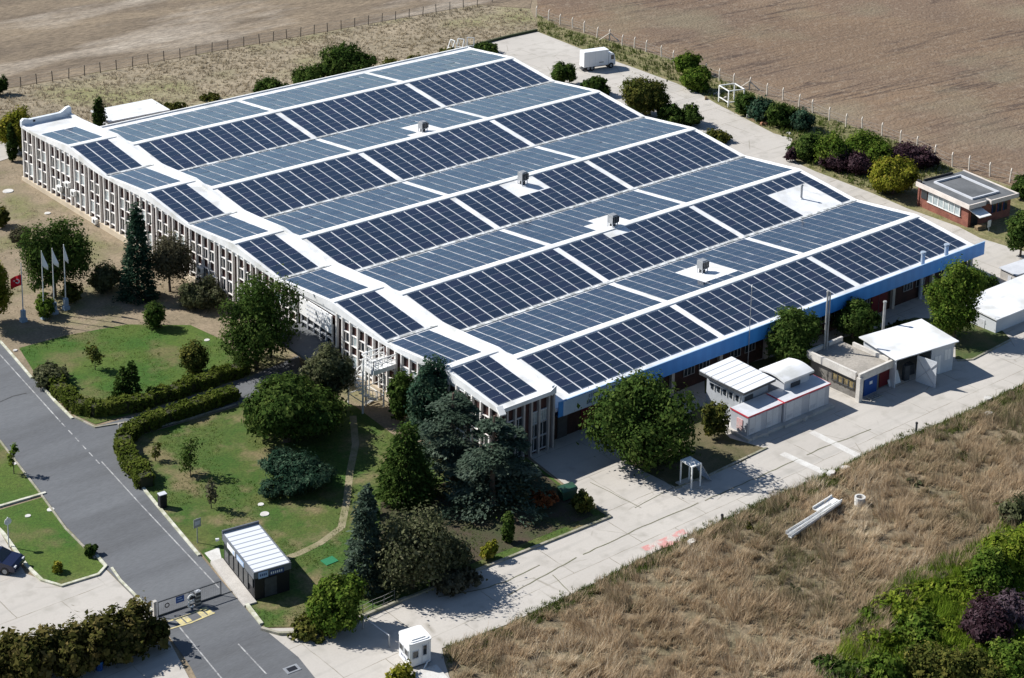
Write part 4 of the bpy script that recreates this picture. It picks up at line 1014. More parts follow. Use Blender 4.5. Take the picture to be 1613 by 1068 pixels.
for (cz, cr, a0, a1) in ((.36, .26, 40, 320), (.86, .26, 40, 320)):
    pts = [(cr * math.cos(math.radians(t)), 0, cz + cr * math.sin(math.radians(t))) for t in range(a0, a1 + 1, 20)]
    for q0, q1 in zip(pts[:-1], pts[1:]): mb.cyl(q0, q1, .07, n=6)
mb.build('loop', WHITE, G)
bump = [(262, 992), (264, 978), (300, 966), (326, 955), (339, 964), (300, 980)]
mb = MB(); mb.poly([P(x, y, .035) for x, y in bump]); q = mb.build('road_bump', ASPH); q.data.flip_normals() if q.data.polygons[0].normal.z < 0 else None; tag(q, kind='structure')
YEL = mat('worn_yellow_paint', (.56, .47, .20), (.34, .31, .22), sc=2.5, rough=.8, fine=.15)
strip('road_marking', [[(262, 992), (300, 981), (338, 965)], [(264, 979), (300, 967), (326, 956)]], .16, 9, YEL)
for (x0, y0, x1, y1) in ((279, 974, 289, 983), (289, 970, 299, 979), (312, 962, 323, 971), (322, 958, 333, 967)):
    strip('road_marking', [[(x0, y0), (x1, y1)]], .42, 9, YEL)

# --- flag poles
FP = [((37, 506), 414, 'red', 'thin flagpole flying a red flag with white crescent and star'), ((69.5, 501), 395, 'w', 'white flagpole with a limp white flag, next to the red flag'), ((86, 494), 391, 'w', 'middle one of the white flagpoles with limp white flags'), ((104, 487), 385, 'w', 'tallest looking white flagpole with narrow furled flag, nearest the factory')]
for (b_, t_, kd, lab) in FP:
    p = P(*b_); h = htop(p, t_); G = empty('flagpole', p, 0, lab, 'flagpole', 'flagpoles on the lawn edge')
    mb = MB(); mb.cyl((0, 0, 0), (0, 0, h), .075, .04, n=8); mb.build('pole', LGREY if kd == 'red' else WHITE, G)
    mb = MB(); mb.box(-.3, .3, -.3, .3, -.1, .35); mb.box(-.2, .2, -.2, .2, .35, 1.2, 0); mb.build('base', mat('blue_grey_plinth', (.25, .33, .42), rough=.8), G)
    mb = MB()
    if kd == 'red':
        e1 = Vector((-.62, .62, 0)).normalized()
        rows = [(.0, 0, 0), (.35, .1, -.12), (.7, -.05, -.3), (1.1, .12, -.55)]
        zt = h - 1.2
        for (s0, b0, d0), (s1, b1, d1) in zip(rows[:-1], rows[1:]):
            nn = Vector((-e1.y, e1.x, 0)); A = e1 * s0 + nn * b0; B = e1 * s1 + nn * b1
            mb.poly([A + Vector((0, 0, zt + d0 - 1.15)), B + Vector((0, 0, zt + d1 - 1.15)), B + Vector((0, 0, zt + d1)), A + Vector((0, 0, zt + d0))])
        fl_ = mb.build('flag', REDF, G)
        mb = MB(); nn = Vector((e1.y, -e1.x, 0)); c_ = e1 * .42 + nn * .12 + Vector((0, 0, zt - .75))
        for sgn in (1, -1):
            cc = e1 * .42 + nn * (.12 * sgn) + Vector((0, 0, zt - .72))
            for k in range(3, 16):
                t0, t1 = 2 * math.pi * k / 18, 2 * math.pi * (k + 1) / 18
                mb.poly([cc + e1 * (r_ * math.cos(t)) + Vector((0, 0, r_ * math.sin(t))) for r_, t in ((.16, t0), (.26, t0), (.26, t1), (.16, t1))])
            for k in range(5):
                t = 2 * math.pi * k / 5; c2 = cc - e1 * -.3
                mb.poly([c2 + e1 * (r_ * math.cos(tt)) + Vector((0, 0, r_ * math.sin(tt))) for r_, tt in ((.12, t), (.05, t + .63), (.0, 0), (.05, t - .63))])
        mb.build('crescent', CLOTH, fl_)
    else:
        wd_ = .62 if kd == 'w' and t_ > 388 else .42
        pts = [(0, 0, h - .1), (wd_ * .4, .05, h - .9), (wd_, -.05, h - 1.6), (wd_ * .85, .1, h - 2.1), (wd_ * .2, .02, h - 1.75), (0, 0, h - 1.5)]
        mb.extr([Vector((x * .75, -x * .65, z)) + Vector((y, y, 0)) for x, y, z in pts], (0, 0, 0), (.06, .07, 0)); mb.build('flag', CLOTH, G)

# --- lawn furniture, posts, covers, stands
p = P(256, 799); h = htop(p, 777); G = empty('utility_cabinet', p, a, 'black utility cabinet with a pale lid on the garden lawn by the kerb', 'cabinet')
mb = MB(); mb.box(-.30, .30, -.25, .25, -.05, h - .06); mb.build('body', BLACK, G); mb = MB(); mb.box(-.32, .32, -.27, .27, h - .06, h); mb.build('lid', LGREY, G)
mb = MB(); mb.box(-.26, -.01, -.265, -.25, .1, h - .15); mb.box(.01, .26, -.265, -.25, .1, h - .15); mb.build('door', BLACK, G)
G, h = post_thing('road_sign', (311, 855), 817, .04, GREY, 'grey rectangular road sign on a post between kerb and guard house', 'sign')
mb = MB(); mb.box(-.32, .32, -.05, -.02, h - .75, h, 0); mb.box(-.22, .22, -.055, -.05, h - .55, h - .2, 1); mb.build('plate', [GREY, LGREY], G)
G, h = post_thing('road_sign', (14, 862), 815, .05, LGREY, 'white road sign post at the left edge of the island lawn', 'sign')
mb = MB(); mb.cyl((0, -.05, h - .35), (0, -.02, h - .35), .3, n=16); mb.build('plate', WHITE, G)
G, h = post_thing('road_sign', (1557, 364), 347, .05, LGREY, 'small white sign on a post in front of the brick lodge', 'sign')
mb = MB(); mb.box(-.3, .3, -.05, -.02, h - .8, h); mb.build('plate', WHITE, G)
G, h = post_thing('marker_post', (188, 677), 667, .06, mat('sandy_post', (.42, .37, .28), rough=.9), 'short pale marker post at the mouth of the hedge lined drive', 'post')
mb = MB(); mb.box(-.1, .1, -.1, .1, h - .12, h); mb.build('cap', CONC, G)
for (b_, t_, lab) in (((1137, 823), 811, 'dark stub post at the grassy road edge nearer the red paint'), ((1443, 680), 666, 'dark stub post at the grassy road edge opposite the white shed')):
    G, h = post_thing('stub_post', b_, t_, .1, DGREY, lab, 'post', group='stub posts on the road edge'); mb = MB(); mb.cyl((0, 0, h - .05), (0, 0, h + .06), .14, .1); mb.build('cap', BLACK, G)
for (x, y, r, lab) in ((411, 795, .38, 'small round white cover on the garden lawn'), (417, 810, .55, 'larger oval white cover on the garden lawn'), (80, 803, .45, 'pale round cover on the island lawn near the road'), (44, 813, .35, 'small pale cover in the middle of the island lawn'), (22, 731, .35, 'pale cover on the lawn at the left edge above the kerb'), (24, 552, .3, 'pale stone beside the top of the kerb'), (326, 536, .4, 'pale stone at the lawn edge by the dark round tree'), (75, 336, .5, 'pale round cover on dry soil near the office front'), (13, 301, .9, 'pale slab on dry soil at the left edge')):
    q = MB(); q.cyl((0, 0, -.02), (0, 0, .06), r * .72, r * .66, n=14); o_ = q.build('ground_cover', PALE); o_.location = P(x, y); tag(o_, lab, 'cover', 'pale covers and stones lying about')
mb = MB(); mb.box(-.55, .55, -.45, .45, -.02, .06); q = mb.build('manhole_cover', mat('green_cover', (.02, .16, .07), rough=.7)); q.location = P(519, 884); tag(q, 'green square cover on the garden lawn near the blue spruce', 'cover')
mb = MB(); mb.box(-.55, .55, -.4, .4, .0, .03, 0); mb.box(-.35, .35, -.25, .25, .03, .035, 1); q = mb.build('drain_grate', [GREY, BLACK]); q.location = P(460, 1054, .03); q.rotation_euler = (0, 0, a); tag(q, 'square drain grate in the asphalt at the bottom of the road', 'drain')
p = P(157, 1055); h = htop(p, 1042); G = empty('litter_bin', p, 0, 'small blue bin standing in the shade below the roadside hedge', 'bin')
mb = MB(); mb.cyl((0, 0, 0), (0, 0, h * .85), .22, .27, n=12); mb.build('body', DBLUE, G); mb = MB(); mb.cyl((0, 0, h * .85), (0, 0, h), .29, .2, n=12); mb.build('lid', BLUE, G)
p = P(893, 785); h = htop(p, 762); G = empty('waste_container', p, angle_px((876, 785), (906, 776)), 'green waste container half hidden by shrubs at the factory corner', 'waste container')
GR = mat('green_container', (.02, .075, .045), (.03, .06, .04), sc=2, rough=.5)
mb = MB(); G.scale = (.8, .8, .85)
mb.hexa([(-.75, -.5, .15), (.75, -.5, .15), (.75, .5, .15), (-.75, .5, .15), (-.9, -.62, h - .25), (.9, -.62, h - .25), (.9, .62, h - .25), (-.9, .62, h - .25)]); mb.build('body', GR, G)
mb = MB(); mb.hexa([(-.95, -.66, h - .25), (.95, -.66, h - .25), (.95, .66, h - .25), (-.95, .66, h - .25), (-.9, -.5, h - .05), (.9, -.5, h - .05), (.9, .5, h), (-.9, .5, h)]); mb.build('lid', GR, G)
for x in (-.6, .6):
    for y in (-.4, .4): mb = MB(); mb.cyl((x, y - .05, .09), (x, y + .05, .09), .09); mb.build('wheel', BLACK, G)
# frame stand on the road edge
p = P(1087, 764); h = htop(p, 727); G = empty('loading_stand', p, angle_px((1092, 768), (1112, 760)), 'tall white frame stand with a small platform and steps on the road edge', 'stand')
mb = MB(); mb.box(-.55, .55, -.75, .75, h - .1, h); mb.build('platform', WHITE, G)
for x in (-.5, .5):
    for y in (-.7, .7): mb = MB(); mb.box(x - .05, x + .05, y - .05, y + .05, -.05, h - .1); mb.build('leg', WHITE, G)
for y in (-.6, .6): mb = MB(); mb.bar((.55, y, h - .1), (1.9, y, .05), .06); mb.build('stair_rail', GREY, G)
for k in range(7): t = (k + .5) / 7; mb = MB(); mb.box(.55 + 1.35 * t - .1, .55 + 1.35 * t + .1, -.58, .58, (h - .1) * (1 - t) - .02, (h - .1) * (1 - t) + .02); mb.build('step', GREY, G)
mb = MB(); mb.box(-.8, .8, -1.0, 1.0, -.05, .08); mb.build('base', CONC, G)
# white steel frame with junk by the field
p = P(1132, 160); G = empty('steel_frame', p, angle_px((1132, 160), (1149, 170)), 'open white steel frame among rubble by the ploughed field fence', 'frame'); L, D, h = 2.6, 2.4, 2.3
for x in (0, L):
    for y in (0, D): mb = MB(); mb.box(x - .07, x + .07, y - .07, y + .07, -.05, h); mb.build('post', WHITE, G)
mb = MB(); mb.bar((0, 0, h), (L, 0, h), .12); mb.bar((0, D, h), (L, D, h), .12); mb.bar((0, 0, h), (0, D, h), .12); mb.bar((L, 0, h), (L, D, h), .12); mb.bar((0, 0, .7), (L, 0, .7), .1); mb.bar((L, 0, .7), (L, D, .7), .1); mb.build('rail', WHITE, G)
rr = random.Random(21)
for i, (x, y, s, c_, lab) in enumerate(((1128, 150, .5, CONC, 'pale rubble lump at the field side foot of the white steel frame'), (1140, 156, .45, CONC, 'rubble lump inside the white steel frame'), (1165, 172, .35, CONC, 'short concrete stub beside the white steel frame'), (1171, 170, .35, PALE, 'pale stub post beyond the white steel frame'), (1183, 185, .7, PALE, 'big pale block of the rubble row by the yard edge'), (1189, 190, .5, WOOD, 'tan board heap beside the big pale block'), (1204, 196, .5, mat('rusty_brick', (.4, .2, .12), rough=.9), 'reddish brick heap at the end of the rubble row'), (1242, 211, .3, PALE, 'lone white stone on the verge by the shrubs'), (1112, 156, .4, WOOD, 'plank heap on the yard edge before the white steel frame'))):
    mb = MB()
    for k in range(5):
        cx, cy = rr.uniform(-s, s), rr.uniform(-s, s) * .6; d = s * rr.uniform(.3, .6); z = rr.uniform(.2, .7) * s + .1
        mb.hexa([(cx - d, cy - d * .6, -.02), (cx + d, cy - d * .7, -.02), (cx + d * .9, cy + d * .6, -.02), (cx - d, cy + d * .6, -.02), (cx - d * .8, cy - d * .5, z), (cx + d * .8, cy - d * .5, z * .8), (cx + d * .7, cy + d * .5, z), (cx - d * .8, cy + d * .5, z * .9)])
    q = mb.build('rubble_heap', c_); q.location = P(x, y); q.rotation_euler = (0, 0, rr.uniform(0, 3)); tag(q, lab, 'rubble')
# long white gutters and the concrete ring in the dry grass
for (x0, y0, x1, y1, wd_, lab) in ((1240, 842, 1312, 797, .19, 'longest white gutter length in the dry grass'), (1244, 847, 1322, 793, .16, 'lower white gutter length beside the longest'), (1288, 806, 1318, 787, .55, 'short wide white sheet at the upper end of the gutters')):
    A, B = P(x0, y0, .5), P(x1, y1, .5); d = (B - A).normalized(); n = Vector((-d.y, d.x, 0)) * wd_; mb = MB(); up = Vector((0, 0, 1))
    mb.hexa([A - n, B - n, B + n, A + n, A - n + up * .06, B - n + up * .06, B + n + up * .06, A + n + up * .06])
    mb.hexa([A - n, B - n, B - n * .85, A - n * .85, A - n + up * .25, B - n + up * .25, B - n * .85 + up * .25, A - n * .85 + up * .25]); mb.hexa([A + n * .85, B + n * .85, B + n, A + n, A + n * .85 + up * .25, B + n * .85 + up * .25, B + n + up * .25, A + n + up * .25])
    q = mb.build('gutter_length', WHITE); tag(q, lab, 'gutter', 'white gutters dumped in the grass')
mb = MB(); mb.ring((0, 0, -.1), .33, .14, .85, 18); q = mb.build('concrete_ring', PALE); q.location = P(1354, 795); tag(q, 'pale concrete well ring in the dry grass', 'well ring')
for (x, y, lab) in ((1555, 631, 'flat cream stone at the top of the dry grass'), (1557, 655, 'white litter heap in the dry grass below the cream stone'), (1331, 741, 'pale stone on the grassy edge by the crossing strips'), (1309, 748, 'pale tyre sized stone at the lower crossing strip'), (1089, 857, 'pale stone beside the faded red paint')):
    mb = MB(); mb.prism([(.42 * math.cos(t * .785) * (1 + .25 * math.sin(3 * t)), .3 * math.sin(t * .785) * (1 + .2 * math.sin(5 * t + x))) for t in range(8)], 0, .32); q = mb.build('pale_stone', PALE); q.location = P(x, y); tag(q, lab, 'stone')
# fire escape on the office front: landing at the eaves and a tight spiral below it
FE = empty('fire_escape', w(-9.5, 15.4, zg(15.4)), 0, 'white steel fire escape with landing and spiral stair on the office front', 'fire escape')
zf_ = .30
U0, U1, VA, VB = -10.3, -8.06, 13.9, 15.6
mb = MB(); mb.ubox(U0, U1, VA, VB, zf_, zf_ + .1); mb.ubox(U0 - .05, U1, VA - .08, VA, zf_ - .28, zf_ + .12); mb.ubox(U0 - .06, U0, VA, VB, zf_ - .28, zf_ + .12); mb.ubox(U0, U1, VB, VB + .07, zf_ - .28, zf_ + .12); wpart(mb, 'landing', WHITE, FE)
for (A, B) in (((U0, VA), (U1, VA)), ((U0, VA), (U0, VB)), ((U0, VB), (U1, VB))):
    mb = MB()
    for z in (.5, .95): mb.bar(w(A[0], A[1], zf_ + z), w(B[0], B[1], zf_ + z), .07)
    for k in range(6): t = k / 5; mb.bar(w(A[0] + (B[0] - A[0]) * t, A[1] + (B[1] - A[1]) * t, zf_), w(A[0] + (B[0] - A[0]) * t, A[1] + (B[1] - A[1]) * t, zf_ + .95), .05)
    mb.bar(w(A[0], A[1], zf_ + .1), w(B[0], B[1], zf_ + .95), .05); wpart(mb, 'railing', WHITE, FE)
cu, cv, R_, zl = -9.75, 15.75, .95, zg(15.7)
mb = MB(); mb.cyl(w(cu, cv, zl - .1), w(cu, cv, zf_ + 1.0), .09); wpart(mb, 'central_pole', WHITE, FE)
for du, dv in ((-1.1, -1.1), (1.1, -1.1), (1.1, 1.1), (-1.1, 1.1)):
    mb = MB(); mb.ubox(cu + du * .95 - .055, cu + du * .95 + .055, cv + dv * .95 - .055, cv + dv * .95 + .055, zl - .1, zf_ + (.95 if dv < 0 else .3)); wpart(mb, 'post', WHITE, FE)
NS = 20; hp = []
for k in range(NS):
    t = k / NS; z = zf_ - (zf_ - zl) * (k + .6) / NS; a0 = -1.57 + k * .42; a1 = a0 + .40; mb = MB()
    mb.hexa([w(cu + r_ * math.cos(q), cv + r_ * math.sin(q), z + dz) for dz in (0, .05) for r_, q in ((.1, a0), (R_, a0), (R_, a1), (.1, a1))]); wpart(mb, 'step', WHITE, FE)
    hp.append((cu + R_ * math.cos(a0), cv + R_ * math.sin(a0), z))
mb = MB()
for A, B in zip(hp[:-1], hp[1:]):
    mb.bar(w(A[0], A[1], A[2] + .85), w(B[0], B[1], B[2] + .85), .06); mb.bar(w(A[0], A[1], A[2] + .4), w(B[0], B[1], B[2] + .4), .045); mb.bar(w(*A), w(A[0], A[1], A[2] + .85), .04)
wpart(mb, 'handrail', WHITE, FE)
for z in (-2.6, -1.2):
    mb = MB(); c_ = [(cu - 1.04, cv - 1.04), (cu + 1.04, cv - 1.04), (cu + 1.04, cv + 1.04), (cu - 1.04, cv + 1.04)]
    for k in range(4): mb.bar(w(*c_[k], z), w(*c_[(k + 1) % 4], z), .06)
    wpart(mb, 'tie_frame', WHITE, FE)
# air conditioners on the office front
for i, (x, y, lab) in enumerate(((96, 296, 'air conditioner box low on the office front, farthest from the entrance'), (109, 290, 'air conditioner box beside the dark stained slot of the office front'), (118, 303, 'air conditioner box below the dark stained slot of the office front'), (152, 347, 'air conditioner box at the plinth left of the spruce'), (318, 424, 'air conditioner box at mid height above the grey green bush'), (340, 440, 'air conditioner box low beside the round dark tree'))):
    r = ray(x, y); t = (-8.06 * S - CAMP.x) / r.x; q = CAMP + r * t
    G = empty('air_conditioner', q, 0, lab, 'air conditioner', 'air conditioners on the office front')
    mb = MB(); mb.box(-.38, -.02, -.42, .42, -.3, .3); mb.build('case', WHITE, G)
    mb = MB(); mb.cyl((-.4, -.1, 0), (-.38, -.1, 0), .22, n=14); mb.build('fan_grille', DGREY, G)
    mb = MB(); mb.box(-.4, .3, -.35, -.3, -.36, -.3); mb.box(-.4, .3, .3, .35, -.36, -.3); mb.build('bracket', GREY, G)
# flues and poles along the blue front
def flue(base, top, r, m, lab, name='flue_stack', hgt0=0.0, cap=True, dbl=False):
    p = P(base[0], base[1], hgt0); h = htop(p, top); G = empty(name, p, 0, lab, 'flue' if name != 'lightning_rod' else 'pole')
    mb = MB(); mb.cyl((0, 0, -.2), (0, 0, h), r, n=12)
    if dbl: mb.cyl((r * 1.7, -r * 1.5, -.2), (r * 1.7, -r * 1.5, h), r * .8, n=10)
    mb.build('pipe', m, G)
    if cap: mb = MB(); mb.cyl((0, 0, h), (0, 0, h + .12), r * 1.5, r * 1.3, n=12); mb.build('cap', m, G)
    else: mb = MB(); mb.cyl((0, 0, h), (0, 0, h + .25), r * 2.5, r, n=8); mb.build('tip', WHITE, G)
    return G
BGREY = mat('blue_grey_pipe', (.32, .38, .45), (.27, .32, .38), sc=1, rough=.45, fine=.05)
FLG = mat('flue_grey', (.36, .36, .35), (.24, .24, .235), sc=1.6, rough=.6, fine=.1)
flue((1296, 588), 460, .10, FLG, 'tall double grey flue stack rising past the blue fascia beside the pump house', dbl=True)
flue((1388, 560), 476, .135, FLG, 'banded grey flue stack behind the white shed')
flue((1449, 470), 398, .22, BGREY, 'blue grey vent pipe against the blue fascia, the one nearer the office')
flue((1486, 455), 386, .22, BGREY, 'blue grey vent pipe against the blue fascia, the one nearer its far end')
flue((1177, 590), 452, .035, GREY, 'thin lightning rod standing up past the front solar array', 'lightning_rod', cap=False)
# --- furniture frames behind the far roof corner
for i, (x, y, lab) in enumerate(((713, 86, 'white metal frame farthest left of the pile behind the roof corner'), (726, 84, 'white metal frame in the middle of the pile behind the roof corner'), (741, 82, 'white metal frame nearest the bush behind the roof corner'))):
    G = empty('metal_frame', P(x, y), .4 * i, lab, 'frame', 'white frames piled behind the factory')
    for s_ in (-1, 1): mb = MB(); mb.bar((-.9, s_ * .5, 0), (0, s_ * .5, 2.2), .1); mb.bar((0, s_ * .5, 2.2), (.9, s_ * .5, 0), .1); mb.build('leg', WHITE, G)
    mb = MB(); mb.bar((0, -.5, 2.2), (0, .5, 2.2), .1); mb.bar((-.5, -.5, 1.1), (-.5, .5, 1.1), .1); mb.build('crossbar', WHITE, G)
# --- barrier and small kerb fence by the cabin
p = P(572, 990); G = empty('barrier', p, 0, 'thin bar barrier across the concrete between kerb and white cabin', 'barrier')
q = P(613, 1020) - p; mb = MB(); mb.cyl((0, 0, -.1), (0, 0, 1.1), .08); mb.build('post', GREY, G); mb = MB(); mb.cyl((0, 0, 1.0), q + Vector((0, 0, 1.0)), .04); mb.build('bar', LGREY, G); mb = MB(); mb.cyl(q + Vector((0, 0, -.1)), q + Vector((0, 0, 1.0)), .05); mb.build('rest', GREY, G)
# --- fences
WIRE = mat('fence_wire', (.30, .29, .27), rough=.5, fine=0)
def fence(name, pts, hts, r, m, lab, braces=(), sq=True):
    p0 = P(*pts[0]); G = empty(name, p0, 0, lab, 'fence'); tops = []
    for i, (x, y) in enumerate(pts):
        p = P(x, y); h = hts[0] + (hts[1] - hts[0]) * i / len(pts); lean = (rr.uniform(-.12, .12), rr.uniform(-.12, .12))
        q = p - p0; mb = MB(); mb.cyl(q + Vector((0, 0, -.1)), q + Vector((lean[0], lean[1], h)), r, r * .9, n=4 if sq else 6)
        if sq: mb.cyl(q + Vector((lean[0], lean[1], h)), q + Vector((lean[0] + .25, lean[1] + .1, h + .3)), r * .9, n=4)
        mb.build('post', m, G); tops.append(q + Vector((lean[0], lean[1], h)))
        if i in braces:
            for s_ in (-1, 1): mb = MB(); mb.cyl(q + Vector((s_ * 1.0, -s_ * 1.2, -.05)), q + Vector((0, 0, h * .85)), r * .8, n=4); mb.build('brace', m, G)
    mb = MB()
    for A, B in zip(tops[:-1], tops[1:]):
        for f in (.25, .6, .95):
            a0 = Vector((A.x, A.y, A.z - hts[0] * (1 - f))); b0 = Vector((B.x, B.y, B.z - hts[0] * (1 - f))); mb.bar(a0, b0, .02)
    mb.build('wire', WIRE, G)
rr = random.Random(31)
lf = [(33 - 25.1 * 2, 146.7), (33 - 25.1, 142)] + [(33 + 25.07 * k, 137.6 - 4.55 * k) for k in range(16)] + [(409 + 21.4 * k, 69 - 3.66 * k) for k in range(1, 17)] + [(775, 3)]
fence('post_and_wire_fence', lf, (1.55, 1.5), .07, mat('dark_fence_post', (.10, .085, .07), rough=.9), 'thin dark posts with wire along the brown stubble field', sq=False)
rf = [(845, 26), (864, 32), (882, 39), (902, 44.5), (920, 51), (940, 60), (960, 64), (979.5, 72), (999, 76), (1017.5, 81), (1042, 90), (1061, 98), (1086, 108), (1110, 119), (1133, 127), (1155, 135), (1180, 141), (1208, 151), (1233, 158), (1258, 168), (1280, 177), (1306, 190), (1332, 200), (1358, 205), (1389, 214), (1418, 226), (1444, 236), (1472, 250), (1500, 262), (1526, 268), (1559, 278), (1590, 288), (1620, 298)]
fence('kerb_fence', [(508, 996), (524, 990), (540, 984), (556, 977), (572, 970), (588, 963), (604, 956), (622, 948)], (1.0, 1.0), .035, DGREY, 'thin dark rail fence on the kerb under the bottom corner tree', sq=False)
fence('concrete_post_fence', rf, (1.35, 1.5), .10, mat('pale_fence_post', (.56, .50, .43), (.46, .42, .36), sc=2, rough=.9), 'pale concrete posts with wire along the ploughed field', braces=(6, 16))
# ================================================================ vegetation
NR = np.random.default_rng(12)
def np_mesh(name, verts, nper, mats, tint, parent=None, loc=(0, 0, 0)):
    n = len(verts); me = bpy.data.meshes.new(name); me.vertices.add(n); me.vertices.foreach_set('co', verts.astype(np.float32).ravel())
    nf = n // nper; me.loops.add(n); me.loops.foreach_set('vertex_index', np.arange(n, dtype=np.int32))
    me.polygons.add(nf); me.polygons.foreach_set('loop_start', np.arange(0, n, nper, dtype=np.int32))
    try: me.polygons.foreach_set('loop_total', np.full(nf, nper, dtype=np.int32))
    except Exception: pass
    at = me.attributes.new('tint', 'FLOAT', 'POINT'); at.data.foreach_set('value', tint.astype(np.float32))
    me.materials.append(mats); me.update(calc_edges=True); me.validate()
    o = bpy.data.objects.new(name, me); COL.objects.link(o); o.location = loc
    if parent is not None: o.parent = parent
    return o

def unit(a): return a / (np.linalg.norm(a, axis=1, keepdims=True) + 1e-9)

def quads(pos, nrm, size, aspect=1.5, along=None):
    n = len(pos); r = NR.normal(size=(n, 3)) if along is None else along + NR.normal(size=(n, 3)) * .35
    t = unit(np.cross(nrm, r)); b = unit(np.cross(nrm, t)) if along is None else None
    if along is not None:
        b = t; t = unit(along + NR.normal(size=(n, 3)) * .3); b = unit(np.cross(nrm, t))
    s = size * np.clip(np.exp(NR.normal(-.05, .38, (n, 1))), .4, 2.2); a = t * s * aspect / 2; c = b * s / 2
    v = np.stack([pos - a - c * .5, pos + c * .1 - a * .1 - c, pos + a, pos - a * .1 + c], 1)
    return v.reshape(-1, 3)

def blob_leaves(blobs, size, cover=3.0, up=.35, clump=.32, droop=0.0, zmin=.05):
    """leaves gathered in clumps over lobes; blobs = rows of centre and radii"""
    bl = np.array(blobs, float); A = (bl[:, 3] * bl[:, 4] + bl[:, 3] * bl[:, 5] + bl[:, 4] * bl[:, 5]) * 4.2
    n = int(cover * A.sum() / (size * size)); n = max(250, min(n, 22000)); nc = max(14, n // 16)
    pick = NR.choice(len(bl), nc, p=A / A.sum()); d = unit(NR.normal(size=(nc, 3)))
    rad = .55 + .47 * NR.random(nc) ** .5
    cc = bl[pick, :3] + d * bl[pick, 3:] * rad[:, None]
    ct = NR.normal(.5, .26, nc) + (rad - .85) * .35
    k = NR.integers(0, nc, n); sg = clump * bl[pick[k], 3:].min(1)[:, None] * .55
    pos = cc[k] + NR.normal(size=(n, 3)) * sg
    pos[:, 2] -= droop * NR.random(n)
    nrm = unit(d[k] * 1.25 + NR.normal(size=(n, 3)) * .5 + np.array([0, 0, up]))
    stray = NR.random(n) < .07; pos[stray] += NR.normal(size=(stray.sum(), 3)) * bl[pick[k[stray]], 3:].min(1)[:, None] * .3
    keep = pos[:, 2] > zmin
    pos, nrm, k = pos[keep], nrm[keep], k[keep]
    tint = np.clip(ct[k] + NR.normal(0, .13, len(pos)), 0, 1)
    return quads(pos, nrm, size), np.repeat(tint, 4)

def cone_leaves(H, Rb, size, shape=.9, layers=0, cover=3.2, z0=.15, dense=False):
    n = int(cover * math.pi * Rb * H * 1.6 / (size * size)); n = max(300, min(n, 15000)); nc = n // 12
    t = 1 - NR.random(nc) ** .62
    if layers: t = np.clip((np.floor(t * layers) + .5 + NR.normal(0, .16, nc)) / layers, 0, .99)
    ang = NR.random(nc) * 2 * math.pi
    if dense: rr_ = Rb * np.clip(np.minimum((1 - t) ** shape * 1.0, .35 + t * 3.2), 0, 1)
    else: rr_ = Rb * (1 - t) ** shape
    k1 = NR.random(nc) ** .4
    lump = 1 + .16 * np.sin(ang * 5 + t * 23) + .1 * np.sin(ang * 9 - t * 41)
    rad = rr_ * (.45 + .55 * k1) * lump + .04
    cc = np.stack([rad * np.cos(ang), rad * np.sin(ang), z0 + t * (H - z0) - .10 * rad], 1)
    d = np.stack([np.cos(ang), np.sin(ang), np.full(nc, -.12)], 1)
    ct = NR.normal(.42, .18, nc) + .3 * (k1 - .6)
    k = NR.integers(0, nc, n); sg = np.minimum(.10 * Rb + .03, .3)
    pos = cc[k] + NR.normal(size=(n, 3)) * sg * np.array([1, 1, .6])
    nrm = unit(d[k] * .5 + NR.normal(size=(n, 3)) * .5 + np.array([0, 0, .6]))
    tint = np.clip(ct[k] + NR.normal(0, .12, n), 0, 1)
    return quads(pos, nrm, size, 1.7, along=d[k]), np.repeat(tint, 4)

def cedar_leaves(H, Rb, size, layers=9):
    vs_, ts_ = [], []
    for i in range(layers):
        t = i / layers; z = H * (.12 + .86 * t); R0 = Rb * (1 - t) ** .5 * NR.uniform(.8, 1.1)
        for b in range(int(7 - 3 * t)):
            a = NR.random() * 6.28; L = R0 * NR.uniform(.55, 1.05); m = int(60 + 210 * L * L / 4 / (size / .25) ** 2); m = min(m, 420)
            s = NR.random(m) ** .7; wd = .16 * L + .2
            px = L * s; py = NR.normal(0, 1, m) * wd * (1.1 - .5 * s); pz = z + .10 * L - .16 * L * s * s + NR.normal(0, .09, m)
            ca, sa = math.cos(a), math.sin(a)
            pos = np.stack([px * ca - py * sa, px * sa + py * ca, pz], 1)
            nrm = unit(NR.normal(size=(m, 3)) * .4 + np.array([0, 0, 1.0])); al = np.tile(np.array([[ca, sa, -.1]]), (m, 1))
            vs_.append(quads(pos, nrm, size, 1.8, along=al)); ts_.append(np.repeat(np.clip(NR.normal(.5, .15) + NR.normal(0, .12, m), 0, 1), 4))
    return np.concatenate(vs_), np.concatenate(ts_)

def trunk(G, H, r, limbs=(), m=None, lean=(0, 0), limb_top=.85):
    mb = MB(); p = Vector((0, 0, -.15)); k = 4
    for i in range(k):
        q = Vector((lean[0] * (i + 1) / k + random.uniform(-.04, .04) * H * .3, lean[1] * (i + 1) / k, H * (i + 1) / k)); mb.cyl(p, q, r * (1 - .17 * i), r * (1 - .17 * (i + 1)), n=7); p = q
    for e in limbs:
        s = Vector((lean[0] * .6, lean[1] * .6, H * .6)); mid = s.lerp(Vector(e), .55) + Vector((0, 0, .1 * H)); mb.cyl(s, mid, r * .5, r * .33, n=5); mb.cyl(mid, e, r * .33, r * .1, n=5)
    return mb.build('trunk', m or BARK, G)

